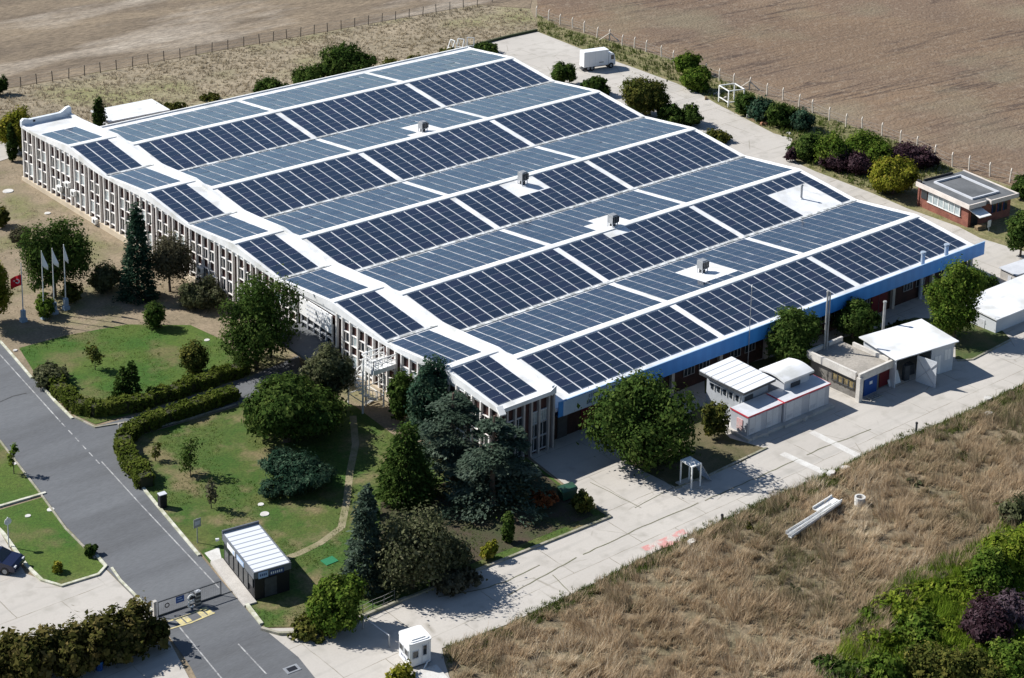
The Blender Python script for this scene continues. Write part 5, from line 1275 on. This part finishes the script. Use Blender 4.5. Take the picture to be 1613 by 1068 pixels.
LM = {
 'dark': leafmat('dark_leaves', [(.014, .026, .008), (.026, .048, .012), (.05, .08, .018)]),
 'mid': leafmat('mid_green_leaves', [(.022, .042, .010), (.045, .08, .018), (.09, .125, .03)]),
 'fresh': leafmat('fresh_green_leaves', [(.03, .06, .010), (.075, .125, .018), (.15, .19, .035)]),
 'bright': leafmat('bright_green_leaves', [(.055, .095, .012), (.135, .19, .02), (.24, .27, .04)], .38),
 'yellow': leafmat('yellow_green_leaves', [(.07, .09, .012), (.17, .18, .02), (.30, .26, .045)]),
 'autumn': leafmat('turning_leaves', [(.03, .046, .012), (.075, .085, .02), (.15, .14, .035)]),
 'grey': leafmat('grey_green_leaves', [(.04, .048, .022), (.085, .095, .045), (.15, .15, .085)]),
 'twig': leafmat('twiggy_leaves', [(.05, .045, .028), (.09, .085, .05), (.13, .12, .08)]),
 'blue': leafmat('blue_green_needles', [(.024, .040, .027), (.062, .092, .064), (.13, .165, .125)]),
 'pine': leafmat('pine_needles', [(.012, .030, .018), (.03, .065, .04), (.075, .115, .07)]),
 'purple': leafmat('purple_leaves', [(.024, .012, .016), (.05, .027, .034), (.09, .06, .068)]),
 'lilac': leafmat('dry_lilac_twigs', [(.05, .032, .04), (.10, .07, .085), (.17, .13, .14)]),
 'red': leafmat('red_leaves', [(.08, .03, .012), (.22, .07, .03), (.34, .13, .05)]),
 'hedge': leafmat('hedge_leaves', [(.042, .062, .011), (.082, .108, .019), (.125, .14, .032)]),
 'wild': leafmat('wild_hedge_leaves', [(.03, .036, .010), (.075, .075, .02), (.15, .12, .045)]),
}
def crown_frame(x, yt, yb, hw, tr=0.0):
    """ground point, radius, half height of a crown seen between yt and yb; tr = clear trunk in metres"""
    ym = (yt + yb) / 2; g = P(x, yb); m = mpp(g); rd = ray(x, yb); eps = math.asin(-rd.z / rd.length)
    r = hw * m; A = (yb - yt) / 2 * m; rz = math.sqrt(max(A * A - (r * math.sin(eps)) ** 2, (A * .45) ** 2)) / math.cos(eps)
    cz = rz + tr
    lo = P(x, ym + cz * math.cos(eps) / m)
    return lo, r, rz, cz

def plant(name, kind, x, yt, yb, hw, lm, lab, cat='tree', group=None, tr=0.0, size=None, cover=2.5):
    g, r, rz, cz = crown_frame(x, yt, yb, hw, tr)
    G = empty(name, g, NR.random() * 6.28, lab, cat, group); sz = size or min(max(.15, mpp(g) * 2.2), .40)
    H = cz + rz
    if kind == 'broad':
        bl = [(0, 0, cz, r * .62, r * .62, rz * .62)]
        nl = 13 if r > 1.2 else 7
        for k in range(nl):
            a = 6.28 * k / nl * 2 + NR.uniform(-.5, .5); e = NR.uniform(-1.0, .9); q = NR.uniform(.28, .56); o_ = NR.uniform(.48, .78)
            bl.append((math.cos(a) * r * o_ * math.cos(e), math.sin(a) * r * o_ * math.cos(e), cz + rz * o_ * math.sin(e), r * q, r * q, rz * q * .95))
        bl.append((NR.uniform(-.15, .15) * r, NR.uniform(-.15, .15) * r, cz + rz * .55, r * .45, r * .45, rz * .45))
        v, t = blob_leaves(bl, sz, cover)
        limbs = [(b[0] * .8, b[1] * .8, b[2]) for b in bl[1:6]]
        trunk(G, cz, max(.07, r * .075), limbs)
    elif kind == 'shrub':
        bl = []
        for k in range(9):
            a = 6.28 * k / 9 * 2 + NR.uniform(-.5, .5); q = NR.uniform(.25, .55); hz = NR.uniform(.5, 1.25)
            o_ = NR.uniform(.35, .75); bl.append((math.cos(a) * r * o_, math.sin(a) * r * o_, cz * .9 * hz, r * q, r * q, rz * q * 1.35 * hz))
        bl.append((0, 0, cz * .9, r * .55, r * .55, rz * .85))
        v, t = blob_leaves(bl, sz, cover, clump=.36)
        trunk(G, cz * .8, max(.04, r * .05), [(b[0] * .7, b[1] * .7, b[2]) for b in bl[:5]])
    elif kind == 'ball':
        v, t = blob_leaves([(0, 0, cz, r * .93, r * .93, rz * .93), (0, 0, cz, r * .7, r * .7, rz * .7)], sz * .85, cover * 1.1, clump=.2); trunk(G, cz, max(.05, r * .08))
    elif kind == 'spruce':
        v, t = cone_leaves(H, r, sz, .85, layers=max(8, int(H * 1.7)), cover=cover * 1.1); trunk(G, H * .9, max(.07, r * .09))
    elif kind == 'cone':
        v, t = cone_leaves(H, r, sz, .7, cover=cover * 1.3, dense=True, z0=.1); trunk(G, H * .8, max(.06, r * .09))
    elif kind == 'column':
        bl = [(0, 0, H * .5, r * .85, r * .85, H * .5), (0, 0, H * .36, r * .9, r * .9, H * .34), (r * .15, 0, H * .7, r * .6, r * .6, H * .28)]
        v, t = blob_leaves(bl, sz * .85, cover * 1.2, clump=.3); trunk(G, H * .7, max(.05, r * .15))
    elif kind == 'cedar':
        v, t = cedar_leaves(H, r, sz, layers=max(7, int(H * 1.0))); trunk(G, H * .97, max(.1, r * .06))
    elif kind == 'pine':
        bl = []
        for k in range(11):
            a = 6.28 * k / 11 + NR.uniform(-.2, .2); q = NR.uniform(.4, .8)
            bl.append((math.cos(a) * r * q, math.sin(a) * r * q, cz * NR.uniform(.5, 1.35), r * .34, r * .34, rz * .3))
        bl.append((0, 0, cz * .95, r * .6, r * .6, rz * .75)); bl.append((r * .2, -r * .2, cz * 1.25, r * .35, r * .35, rz * .4))
        v, t = blob_leaves(bl, sz * .85, cover * 1.2, clump=.5, up=.8); trunk(G, cz, max(.06, r * .05), [(b[0], b[1], b[2]) for b in bl[:7]])
    elif kind == 'willow':
        bl = []
        for k in range(8):
            a = 6.28 * k / 8 + NR.uniform(-.3, .3); q = NR.uniform(.35, .75)
            bl.append((math.cos(a) * r * q, math.sin(a) * r * q, cz + rz * NR.uniform(-.1, .5), r * .42, r * .42, rz * .42))
        v, t = blob_leaves(bl, sz, cover * .8, clump=.6, droop=rz * .55); trunk(G, cz, max(.08, r * .07), [(b[0], b[1], b[2]) for b in bl])
    elif kind == 'sapling':
        bl = [(NR.uniform(-.3, .3) * r, NR.uniform(-.3, .3) * r, cz + rz * q, r * .62, r * .62, rz * .42) for q in (-.5, 0, .5)]
        v, t = blob_leaves(bl, sz * .9, cover * .45, clump=.7); trunk(G, H * .85, .045, [(b[0], b[1], b[2]) for b in bl] + [(r * .6, 0, cz + rz * .3), (-r * .5, .2, cz + rz * .5)])
    else:
        raise ValueError(kind)
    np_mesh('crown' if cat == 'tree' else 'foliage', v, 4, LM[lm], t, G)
    return G

def hedge(name, px, wd, h, lm, lab, size=.16):
    pl = [P(x, y) for x, y in px]; G = empty(name, pl[0], 0, lab, 'hedge'); o0 = pl[0]
    seg = [(pl[i], pl[i + 1]) for i in range(len(pl) - 1)]; ln = np.array([(b - a).length for a, b in seg]); tot = ln.sum()
    n = int(min(26000, 3.4 * tot * (wd + 2 * h) / size ** 2)); k = NR.choice(len(seg), n, p=ln / tot); t = NR.random(n)
    A = np.array([tuple(s[0] - o0) for s in seg]); B = np.array([tuple(s[1] - o0) for s in seg]); p = A[k] + (B[k] - A[k]) * t[:, None]
    d = unit((B - A)[k]); nn = np.stack([-d[:, 1], d[:, 0], np.zeros(n)], 1)
    f = NR.random(n); per = wd + 2 * h; top = f < wd / per
    side = np.where(NR.random(n) < .5, 1, -1)
    off = np.where(top, NR.uniform(-wd / 2, wd / 2, n), side * wd / 2); z = np.where(top, h, NR.random(n) * h)
    wob_ = .09 * np.sin(p[:, 0] * 1.9 + p[:, 1] * 1.3) + .06 * np.sin(p[:, 0] * 4.7 - p[:, 1] * 3.1) + .05 * np.sin(p[:, 0] * 9.7 + p[:, 1] * 7.1)
    pos = p + nn * (off + wob_)[:, None] + np.array([0, 0, 1.0]) * (z + wob_ * 1.3)[:, None] + NR.normal(size=(n, 3)) * .075
    nrm = unit(np.where(top[:, None], np.array([0, 0, 1.0]), nn * side[:, None]) + NR.normal(size=(n, 3)) * .4)
    tint = np.clip(.5 + .2 * np.sin(p[:, 0] * 1.3) * np.sin(p[:, 1] * 1.7 + 1) + NR.normal(0, .17, n), 0, 1)
    np_mesh('foliage', quads(pos, nrm, size, 1.4), 4, LM[lm], np.repeat(tint, 4), G)
    mb = MB(); L, Rr = strip_pts([q - o0 for q in pl], wd * .8)
    for i in range(len(pl) - 1):
        u = Vector((0, 0, h * .92)); dn = Vector((0, 0, -.05)); mb.hexa([Rr[i] + dn, Rr[i + 1] + dn, L[i + 1] + dn, L[i] + dn, Rr[i] + u, Rr[i + 1] + u, L[i + 1] + u, L[i] + u])
    mb.build('branch_core', mat('hedge_twigs', (.045, .04, .022), (.03, .035, .015), sc=3, rough=1), G)

hedge('clipped_hedge', [(72, 590), (92, 618), (118, 645), (150, 653), (200, 648), (260, 630), (330, 606), (388, 586)], 1.25, 1.1, 'hedge', 'clipped hedge on the upper side of the drive, curving round to the road')
hedge('clipped_hedge', [(372, 627), (300, 652), (245, 670), (212, 683), (196, 700), (197, 722), (212, 745), (232, 768)], 1.3, 1.15, 'hedge', 'clipped hedge on the lower side of the drive, bending down along the road')
T = plant
# west garden
T('tree', 'broad', 86, 348, 468, 50, 'mid', 'big dark tree behind the white flagpoles', tr=.3)
T('spruce_tree', 'spruce', 218, 322, 470, 27, 'pine', 'tall narrow spruce against the middle of the office front')
T('willow_tree', 'willow', 268, 358, 450, 34, 'twig', 'brownish drooping tree right beside the tall narrow spruce', tr=.8)
T('shrub', 'shrub', 165, 405, 458, 26, 'grey', 'grey green bush between the flagpole tree and the tall spruce', 'shrub')
T('shrub', 'shrub', 322, 432, 490, 36, 'grey', 'grey green bush against the office front beside the round dark tree', 'shrub')
T('tree', 'broad', 404, 436, 582, 60, 'mid', 'big dark round tree shading the office entrance', tr=.2)
T('topiary_shrub', 'ball', 244, 475, 518, 18, 'mid', 'round clipped bush alone at the top of the upper lawn', 'shrub')
T('shrub', 'ball', 306, 537, 590, 23, 'autumn', 'olive rounded bush on the upper lawn near the drive', 'shrub')
T('sapling', 'sapling', 150, 541, 575, 14, 'autumn', 'thin young tree standing in the middle of the upper lawn', tr=.6)
T('shrub', 'shrub', 81, 570, 607, 28, 'grey', 'leafy bush at the road corner of the upper lawn', 'shrub')
T('thuja_shrub', 'cone', 193, 577, 628, 14, 'mid', 'left half of the twin pointed thujas on the upper lawn', 'shrub')
T('thuja_shrub', 'cone', 209, 569, 628, 13, 'mid', 'right taller half of the twin pointed thujas on the upper lawn', 'shrub')
T('tree', 'broad', -15, 405, 505, 36, 'yellow', 'yellowing tree cut by the left edge beside the red flag', tr=.6)
T('shrub', 'shrub', 70, 462, 500, 16, 'fresh', 'low green plants at the foot of the white flagpoles', 'shrub')
T('shrub', 'shrub', 113, 440, 478, 14, 'autumn', 'thin olive bush right of the tallest white flagpole', 'shrub')
T('shrub', 'shrub', 30, 350, 385, 20, 'twig', 'thin dry bush on the soil left of the flagpole tree', 'shrub', cover=1.2)
T('shrub', 'shrub', 2, 320, 358, 14, 'autumn', 'olive bush on dry soil cut by the left edge', 'shrub')
T('large_tree', 'broad', 452, 582, 712, 92, 'mid', 'largest round leafy tree on the garden lawn below the drive', tr=.0, size=.2)
T('tree', 'broad', 514, 545, 640, 36, 'grey', 'grey green tree between the largest round tree and the fire escape', tr=.6)
T('pine_shrub', 'pine', 468, 706, 782, 58, 'pine', 'wide low pine bush on the garden lawn', 'shrub')
T('cypress_tree', 'cone', 640, 668, 795, 48, 'mid', 'dense teardrop shaped conifer in the middle of the garden')
T('spruce_tree', 'spruce', 575, 773, 928, 34, 'blue', 'blue spruce standing left of the grey willow thicket')
T('tree', 'broad', 634, 586, 662, 26, 'mid', 'green tree right beside the fire escape', tr=.3)
T('tree', 'broad', 676, 578, 690, 36, 'pine', 'taller blue green tree against the office front near its corner', tr=.3)
T('cedar_tree', 'cedar', 712, 606, 765, 92, 'blue', 'layered blue green cedar, the one farther from the road corner', tr=.5)
T('cedar_tree', 'cedar', 776, 642, 800, 92, 'blue', 'layered blue green cedar nearest the factory corner', tr=.5)
T('willow_tree', 'willow', 650, 800, 930, 62, 'grey', 'big grey green willow thicket right of the blue spruce', tr=.2)
T('shrub', 'shrub', 702, 830, 905, 42, 'grey', 'dark rounded bush on the lower right of the willow thicket', 'shrub')
T('shrub', 'shrub', 720, 885, 935, 40, 'twig', 'twiggy dry bush by the kerb in front of the willow thicket', 'shrub', cover=1.8)
T('tree', 'broad', 528, 906, 990, 46, 'fresh', 'round green tree at the bottom corner of the garden behind the guard house', tr=.4)
T('shrub', 'shrub', 490, 965, 1003, 40, 'autumn', 'low bush along the kerb under the bottom corner tree', 'shrub')
T('thuja_shrub', 'column', 800, 808, 855, 10, 'mid', 'small columnar thuja in the shaded bed by the road', 'shrub')
T('shrub', 'shrub', 768, 848, 882, 13, 'yellow', 'small yellow green bush left of the columnar thuja', 'shrub')
T('red_shrub', 'shrub', 857, 765, 800, 20, 'red', 'reddish bush beside the green waste container', 'shrub', cover=1.6)
T('shrub', 'shrub', 916, 772, 808, 18, 'autumn', 'yellowing bush at the point of the garden by the road', 'shrub')
T('shrub', 'shrub', 820, 750, 790, 24, 'grey', 'grey green bush under the nearer cedar', 'shrub')
T('sapling', 'sapling', 300, 690, 745, 17, 'mid', 'young bushy tree casting a long shadow on the garden lawn', tr=.4)
T('sapling', 'sapling', 245, 697, 722, 10, 'autumn', 'tiny thin sapling inside the bend of the lower hedge', tr=.3)
T('sapling', 'sapling', 333, 755, 795, 11, 'twig', 'bare thin sapling below the young bushy tree', tr=.4)
T('small_spruce', 'spruce', 581, 763, 812, 12, 'blue', 'tip of a small blue conifer just behind the blue spruce')
T('shrub', 'shrub', 143, 855, 876, 11, 'mid', 'small bush at the road corner of the island lawn', 'shrub')
T('shrub', 'shrub', 92, 883, 902, 9, 'yellow', 'small yellow green bush in the lower part of the island lawn', 'shrub')
T('shrub', 'shrub', 628, 1045, 1080, 24, 'yellow', 'yellow bush in front of the white cabin at the bottom edge', 'shrub')
T('sapling', 'sapling', 22, 700, 740, 8, 'fresh', 'thin sapling at the left edge lawn above the kerb', tr=.4)
# front of the factory
T('large_tree', 'broad', 1018, 590, 738, 76, 'mid', 'big round green tree in front of the blue fascia', tr=.1, size=.2)
T('tree', 'broad', 1246, 485, 578, 41, 'mid', 'tree against the blue fascia between the huts and the tall grey flue', tr=.4)
T('tree', 'broad', 1343, 470, 530, 36, 'mid', 'leafy tree behind the pump house', tr=.4)
T('tree', 'broad', 1502, 410, 530, 46, 'fresh', 'tall tree half hiding the far end of the blue fascia', tr=.4)
T('shrub', 'shrub', 1548, 425, 470, 24, 'mid', 'shaded bush between the factory end and the store shed', 'shrub')
T('shrub', 'shrub', 1125, 630, 690, 20, 'autumn', 'shaded bush at the sunny end of the nearer kiosk', 'shrub')
T('shrub', 'shrub', 1425, 500, 530, 30, 'dark', 'dark bushes in shade behind the white shed', 'shrub')
T('tree', 'broad', 1607, 330, 400, 27, 'mid', 'dark tree at the right edge beside the brick lodge', tr=.4)
T('shrub', 'shrub', 1612, 275, 315, 18, 'mid', 'bush behind the brick lodge at the right edge', 'shrub')
# yard behind
T('tree', 'broad', 885, 97, 136, 21, 'mid', 'round bushy tree closest to the box truck, by the roof edge', tr=.0)
T('tree', 'broad', 938, 120, 153, 24, 'mid', 'second round bushy tree along the roof edge from the box truck', tr=.0)
T('tree', 'broad', 1016, 122, 188, 38, 'autumn', 'biggest olive tree along the yard side roof edge', tr=.0)
T('tree', 'broad', 1058, 163, 198, 24, 'mid', 'darker bush tree right of the biggest olive yard tree', tr=.0)
T('tree', 'broad', 1087, 163, 198, 20, 'mid', 'last dark bush tree of the row at the yard side roof edge', tr=.0)
T('tree', 'broad', 1086, 82, 118, 22, 'fresh', 'upper of the two green trees on the ploughed field fence', tr=.0)
T('tree', 'broad', 1098, 106, 143, 22, 'fresh', 'lower of the two green trees on the ploughed field fence', tr=.0)
T('shrub', 'shrub', 1132, 203, 226, 21, 'autumn', 'low olive bush peeping over the yard side roof edge', 'shrub')
for i, (x, yt, yb, hw, lm, lab) in enumerate(((1172, 140, 180, 18, 'mid', 'first dark shrub of the verge row, next to the white steel frame'), (1200, 147, 190, 22, 'pine', 'second dark shrub of the verge row'), (1232, 158, 200, 24, 'mid', 'third dark shrub of the verge row, the widest'), (1260, 170, 206, 22, 'pine', 'last dark shrub of the verge row before the gap'),
                                             (1268, 208, 250, 26, 'mid', 'dark shrub at the yard end of the mixed thicket by the field'), (1310, 200, 262, 28, 'fresh', 'green shrub behind the purple bushes near the thicket end'), (1355, 200, 255, 34, 'fresh', 'tall green shrub in the middle of the mixed thicket'), (1318, 222, 268, 24, 'purple', 'front purple bush at the yard end of the thicket'), (1350, 235, 275, 28, 'purple', 'front purple bush beside the yellow green tree'),
                                             (1385, 215, 262, 28, 'fresh', 'green shrub behind the yellow green tree'), (1425, 218, 262, 30, 'purple', 'tall purple bush behind the yellow green tree'), (1458, 226, 265, 26, 'purple', 'last purple bush, beside the lodge'), (1245, 232, 255, 10, 'purple', 'small purple tuft at the very yard end of the thicket'))):
    T('shrub', 'shrub', x, yt, yb, hw, lm, lab, 'shrub')
T('tree', 'broad', 1406, 246, 306, 38, 'yellow', 'bright yellow green tree beside the brick lodge', tr=.2)
T('large_tree', 'broad', 545, 68, 128, 46, 'mid', 'big dark tree behind the far eaves of the hall', tr=.0)
T('shrub', 'shrub', 488, 98, 136, 30, 'mid', 'broad green bush left of the big dark tree behind the hall', 'shrub')
T('shrub', 'shrub', 426, 118, 148, 26, 'mid', 'separate low bush behind the far eaves of the hall', 'shrub')
T('shrub', 'shrub', 768, 64, 88, 26, 'mid', 'bush behind the far corner of the hall roof', 'shrub')
T('cypress_tree', 'column', 157, 153, 205, 10, 'dark', 'dark column cypress behind the far end of the office strip')
T('tree', 'broad', 32, 168, 235, 27, 'yellow', 'yellow green tree behind the far office corner', tr=.3)
T('cypress_tree', 'column', 20, 195, 254, 9, 'dark', 'dark narrow cypress in front of the yellow green far corner tree')
T('shrub', 'shrub', -2, 120, 150, 13, 'dark', 'dark bush on the meadow at the left edge', 'shrub')
for i, (x, yt, yb, hw, lab) in enumerate(((620, 92, 118, 24, 'nearest weedy bush right of the big dark tree behind the hall'), (665, 84, 106, 24, 'second weedy bush right of the big dark tree behind the hall'), (705, 74, 94, 20, 'weedy bush by the white frames behind the hall'), (270, 158, 178, 22, 'low weedy bush behind the white canopy'), (330, 146, 160, 18, 'low weedy bush on the meadow edge behind the hall'))):
    T('shrub', 'shrub', x, yt, yb, hw, 'autumn', lab, 'shrub')
# roadside hedge, bottom left
for i, (x, yt, yb, hw, lm, lab) in enumerate(((5, 1000, 1075, 46, 'wild', 'leftmost shrub of the rough roadside hedge'), (62, 985, 1070, 46, 'wild', 'second shrub from the left of the rough roadside hedge'), (112, 972, 1062, 46, 'wild', 'middle shrub of the rough roadside hedge'), (160, 958, 1050, 44, 'wild', 'tall shrub right of the middle in the rough roadside hedge'), (205, 952, 1035, 42, 'wild', 'shrub of the rough roadside hedge next to the gate end one'), (242, 968, 1022, 26, 'wild', 'gate end shrub of the rough roadside hedge'))):
    T('hedge_shrub', 'shrub', x, yt, yb, hw, lm, lab, 'shrub', size=.21)
# thicket, bottom right
for i, (x, yt, yb, hw, lm, lab) in enumerate(((1590, 830, 900, 40, 'bright', 'bright green bush high at the right edge of the thicket'), (1555, 862, 930, 36, 'fresh', 'green bush left below the bright right edge bush'), (1500, 905, 950, 50, 'bright', 'spreading yellow green bush above the purple thicket'), (1425, 918, 968, 48, 'bright', 'low bright green mound at the edge of the dry grass'), (1450, 955, 1012, 46, 'fresh', 'green bush below the low bright mound'), (1385, 985, 1030, 34, 'bright', 'left bright green bush creeping into the dry grass'), (1330, 1035, 1080, 44, 'mid', 'lowest left green bush at the bottom edge of the thicket'), (1395, 1020, 1085, 44, 'fresh', 'green bush at the bottom edge beside the lowest left one'),
                                             (1550, 940, 1015, 44, 'purple', 'large purple bush in the thicket'), (1594, 935, 990, 34, 'lilac', 'greyish lilac twiggy bush at the right edge'), (1465, 1005, 1080, 48, 'autumn', 'olive bush below the large purple one, bottom edge'), (1535, 1015, 1085, 48, 'autumn', 'olive yellow bush at the bottom edge right of the other olive one'), (1600, 1000, 1085, 46, 'fresh', 'green bush filling the bottom right corner'), (1600, 770, 830, 26, 'grey', 'grey bush at the right edge above the bright ones'))):
    T('thicket_shrub', 'shrub', x, yt, yb, hw, lm, lab, 'shrub', size=.16)




for (x, y, hw, lm, lab) in ((1350, 1000, 26, 'grey', 'grey green tuft shrub where the scrub meets the dry grass, lowest left'), (1372, 968, 24, 'fresh', 'small green scrub tuft above the left bright green bush'), (1478, 935, 34, 'bright', 'low bright scrub under the spreading yellow green bush'), (1455, 985, 30, 'bright', 'low bright scrub left of the large purple bush'), (1425, 1012, 30, 'fresh', 'green scrub tuft among the bottom green bushes'), (1500, 985, 30, 'bright', 'yellow green scrub at the left foot of the large purple bush'), (1545, 900, 34, 'autumn', 'olive scrub between the bright right edge bush and the lilac twigs'), (1500, 920, 30, 'twig', 'dry twiggy scrub behind the large purple bush'), (1575, 960, 34, 'lilac', 'pale twiggy scrub left of the lilac bush'), (1510, 1050, 34, 'purple', 'small purple scrub at the bottom edge'), (1440, 1055, 30, 'bright', 'bright scrub at the bottom edge'), (1570, 1045, 34, 'autumn', 'olive scrub at the bottom edge near the corner'), (1600, 905, 30, 'fresh', 'green scrub at the right edge below the bright bush'), (1590, 800, 24, 'autumn', 'olive scrub at the right edge above the bright bush')):
    T('scrub', 'shrub', x, y - hw * .55, y + hw * .45, hw, lm, lab, 'shrub', size=.15)
for (x, y, hw, lm, lab) in ((1300, 830, 12, 'grey', 'grey green weed clump below the white gutters'), (1385, 800, 14, 'grey', 'grey green weed clump right of the well ring'), (1180, 830, 10, 'autumn', 'olive weed clump left of the white gutters'), (1440, 760, 14, 'grey', 'grey weed clump in the upper dry grass'), (1130, 900, 11, 'twig', 'dry weed clump below the faded red paint'), (1000, 960, 12, 'twig', 'dry weed clump in the lower dry grass'), (1520, 720, 13, 'autumn', 'olive weed clump near the top of the dry grass'), (1250, 930, 13, 'grey', 'grey green weed clump in the middle of the dry grass')):
    T('weed_clump', 'shrub', x, y - hw * .5, y + hw * .4, hw, lm, lab, 'shrub', size=.16, cover=1.4)

# ---------------------------------------------------------------- grasses
def vnoise(x, y, s, seed):
    r = np.random.default_rng(seed); o = np.zeros_like(x)
    for k in range(5):
        a = r.uniform(0, 6.28); f = s * r.uniform(.6, 1.6); o += np.sin((x * math.cos(a) + y * math.sin(a)) * f + r.uniform(0, 6.28) + 1.2 * np.sin((x * math.sin(a) - y * math.cos(a)) * f * .7))
    return o / 5
def blades(name, px, dens, h0, h1, wd, m, lab, seed, tuft=6, lean=.5, thr=None, hmod=.6, ts=.35, dfs=.18, gap=None):
    pw = np.array([tuple(P(x, y))[:2] for x, y in px]); x0, y0 = pw.min(0); x1, y1 = pw.max(0); r = np.random.default_rng(seed)
    n = int(dens * (x1 - x0) * (y1 - y0) / tuft); X = r.uniform(x0, x1, n); Y = r.uniform(y0, y1, n)
    c = np.zeros(n, bool)
    for i in range(len(pw)):
        ax, ay = pw[i]; bx, by = pw[(i + 1) % len(pw)]
        with np.errstate(divide='ignore', invalid='ignore'): c ^= ((ay > Y) != (by > Y)) & (X < (bx - ax) * (Y - ay) / (by - ay) + ax)
    if thr is not None: c &= vnoise(X, Y, .5, seed + 5) > thr
    if gap is not None: c &= vnoise(X, Y, 3.2, seed + 8) + .7 * vnoise(X, Y, 1.3, seed + 9) > gap
    X, Y = X[c], Y[c]; n = len(X); hs = 1 + hmod * .6 * vnoise(X, Y, .55, seed + 1) + hmod * .8 * vnoise(X, Y, 2.2, seed + 6); dirn = vnoise(X, Y, dfs, seed + 2) * 4 + r.normal(0, .5, n)
    tn = .5 + ts * vnoise(X, Y, .22, seed + 3) + .22 * vnoise(X, Y, 1.1, seed + 4)
    k = np.repeat(np.arange(n), tuft); N = n * tuft
    bx = X[k] + r.normal(0, .13, N); by = Y[k] + r.normal(0, .13, N); bz = -TILT * by + .01
    h = r.uniform(h0, h1, N) * hs[k]; a = dirn[k] + r.normal(0, .8, N); l = lean * h * r.uniform(.3, 1.3, N)
    f = r.uniform(0, 6.28, N); wx, wy = np.cos(f) * wd, np.sin(f) * wd
    v = np.stack([np.stack([bx - wx, by - wy, bz], 1), np.stack([bx + wx, by + wy, bz], 1), np.stack([bx + np.cos(a) * l, by + np.sin(a) * l, bz + h], 1)], 1).reshape(-1, 3)
    t = np.repeat(np.clip(tn[k] + r.normal(0, .15, N), 0, 1), 3)
    o = np_mesh(name, v, 3, m, t); tag(o, lab, 'grass', kind='stuff'); return o
DRYG = leafmat('dry_grass_blades', [(.15, .165, .07), (.24, .185, .115), (.46, .365, .24), (.40, .285, .18), (.54, .44, .30), (.66, .57, .43)], .38)
STRAW = leafmat('straw_blades', [(.24, .20, .13), (.36, .30, .21), (.48, .41, .30)], .35)
GREENG = leafmat('verge_grass_blades', [(.045, .075, .015), (.095, .125, .03), (.18, .17, .075)], .3)
LIME = leafmat('lime_undergrowth', [(.05, .10, .014), (.15, .23, .022), (.26, .31, .05)], .35)
LAWNG = leafmat('lawn_grass_blades', [(.045, .085, .012), (.075, .125, .02), (.13, .14, .04)], .3)
BANK = [(1680, 575), (1613, 612), (1505, 664), (1363, 722), (1306, 753), (1204, 796), (1096, 846), (1010, 888), (879, 953), (800, 990), (705, 1030), (712, 1050), (720, 1100), (1350, 1100), (1420, 960), (1560, 870), (1680, 800)]
blades('dry_grass', BANK, 120, .3, .95, .026, DRYG, 'dry brown tall grass covering the bank below the concrete road', 3, lean=.8, dfs=1.1, gap=-.38, ts=.6, hmod=.9, tuft=16)
EDGE2 = [(1680, 560), (1613, 597), (1505, 650), (1363, 707), (1306, 738), (1204, 781), (1096, 831), (1010, 873), (879, 938), (800, 976), (690, 1018), (698, 1024), (800, 987), (879, 949), (1010, 884), (1096, 842), (1204, 792), (1306, 749), (1363, 718), (1505, 660), (1680, 580)]
blades('verge_weeds', EDGE2, 60, .06, .25, .03, GREENG, 'weeds creeping from the bank onto the concrete road', 23, tuft=8, thr=.22)
EDGE = [(1680, 568), (1613, 604), (1505, 656), (1363, 714), (1306, 745), (1204, 788), (1096, 838), (1010, 880), (879, 945), (800, 983), (698, 1020), (706, 1046), (800, 1006), (900, 958), (1020, 900), (1110, 858), (1220, 808), (1320, 765), (1375, 738), (1515, 680), (1680, 596)]
blades('verge_grass', EDGE, 150, .12, .42, .03, GREENG, 'green weedy grass along the lower edge of the concrete road', 4, lean=.5)
blades('green_undergrowth', [(1300, 1060), (1340, 985), (1390, 930), (1460, 895), (1540, 860), (1600, 810), (1680, 770), (1680, 1110), (1290, 1110)], 110, .3, .9, .05, LIME, 'green undergrowth beneath the bottom right thicket', 8, lean=.5)
blades('meadow_grass', [(-60, 168), (33, 139), (751, 9), (830, 16), (846, 46), (700, 82), (560, 118), (440, 138), (330, 158), (230, 183), (150, 200), (60, 195), (0, 218), (-60, 230)], 14, .12, .42, .06, STRAW, 'straw coloured meadow grass between the wire fence and the factory', 6, tuft=5, lean=.7)
blades('verge_weeds', [(847, 50), (848, 26), (880, 44), (960, 67), (1067, 99), (1200, 154), (1306, 189), (1420, 228), (1500, 266), (1490, 275), (1400, 300), (1376, 303), (1285, 268), (1256, 255), (1250, 225), (1219, 208), (1167, 181), (1101, 145), (1065, 129), (994, 103), (913, 74)], 16, .25, .7, .05, GREENG, 'weeds between the yard and the ploughed field fence', 9, tuft=5)
blades('lawn_grass', [(192, 694), (240, 684), (370, 650), (470, 606), (560, 645), (640, 705), (800, 705), (838, 730), (903, 780), (955, 814), (620, 946), (530, 984), (420, 985), (366, 930), (320, 872), (254, 798), (219, 753), (190, 712)], 26, .04, .13, .03, LAWNG, 'patchy lawn grass of the lower garden', 11, tuft=4, thr=-.05, lean=.6)
blades('lawn_grass', [(30, 548), (110, 527), (200, 511), (300, 512), (350, 535), (395, 575), (380, 596), (230, 646), (150, 666), (115, 650), (62, 596)], 26, .04, .12, .03, LAWNG, 'green lawn grass of the upper garden by the drive', 12, tuft=4, thr=-.2, lean=.6)
blades('soil_weeds', [(-40, 270), (38, 250), (60, 310), (200, 395), (340, 490), (300, 512), (190, 508), (100, 525), (30, 545), (0, 530), (-60, 470)], 7, .08, .3, .03, STRAW, 'scattered dry weeds on the soil before the office front', 13, tuft=5, thr=.0)
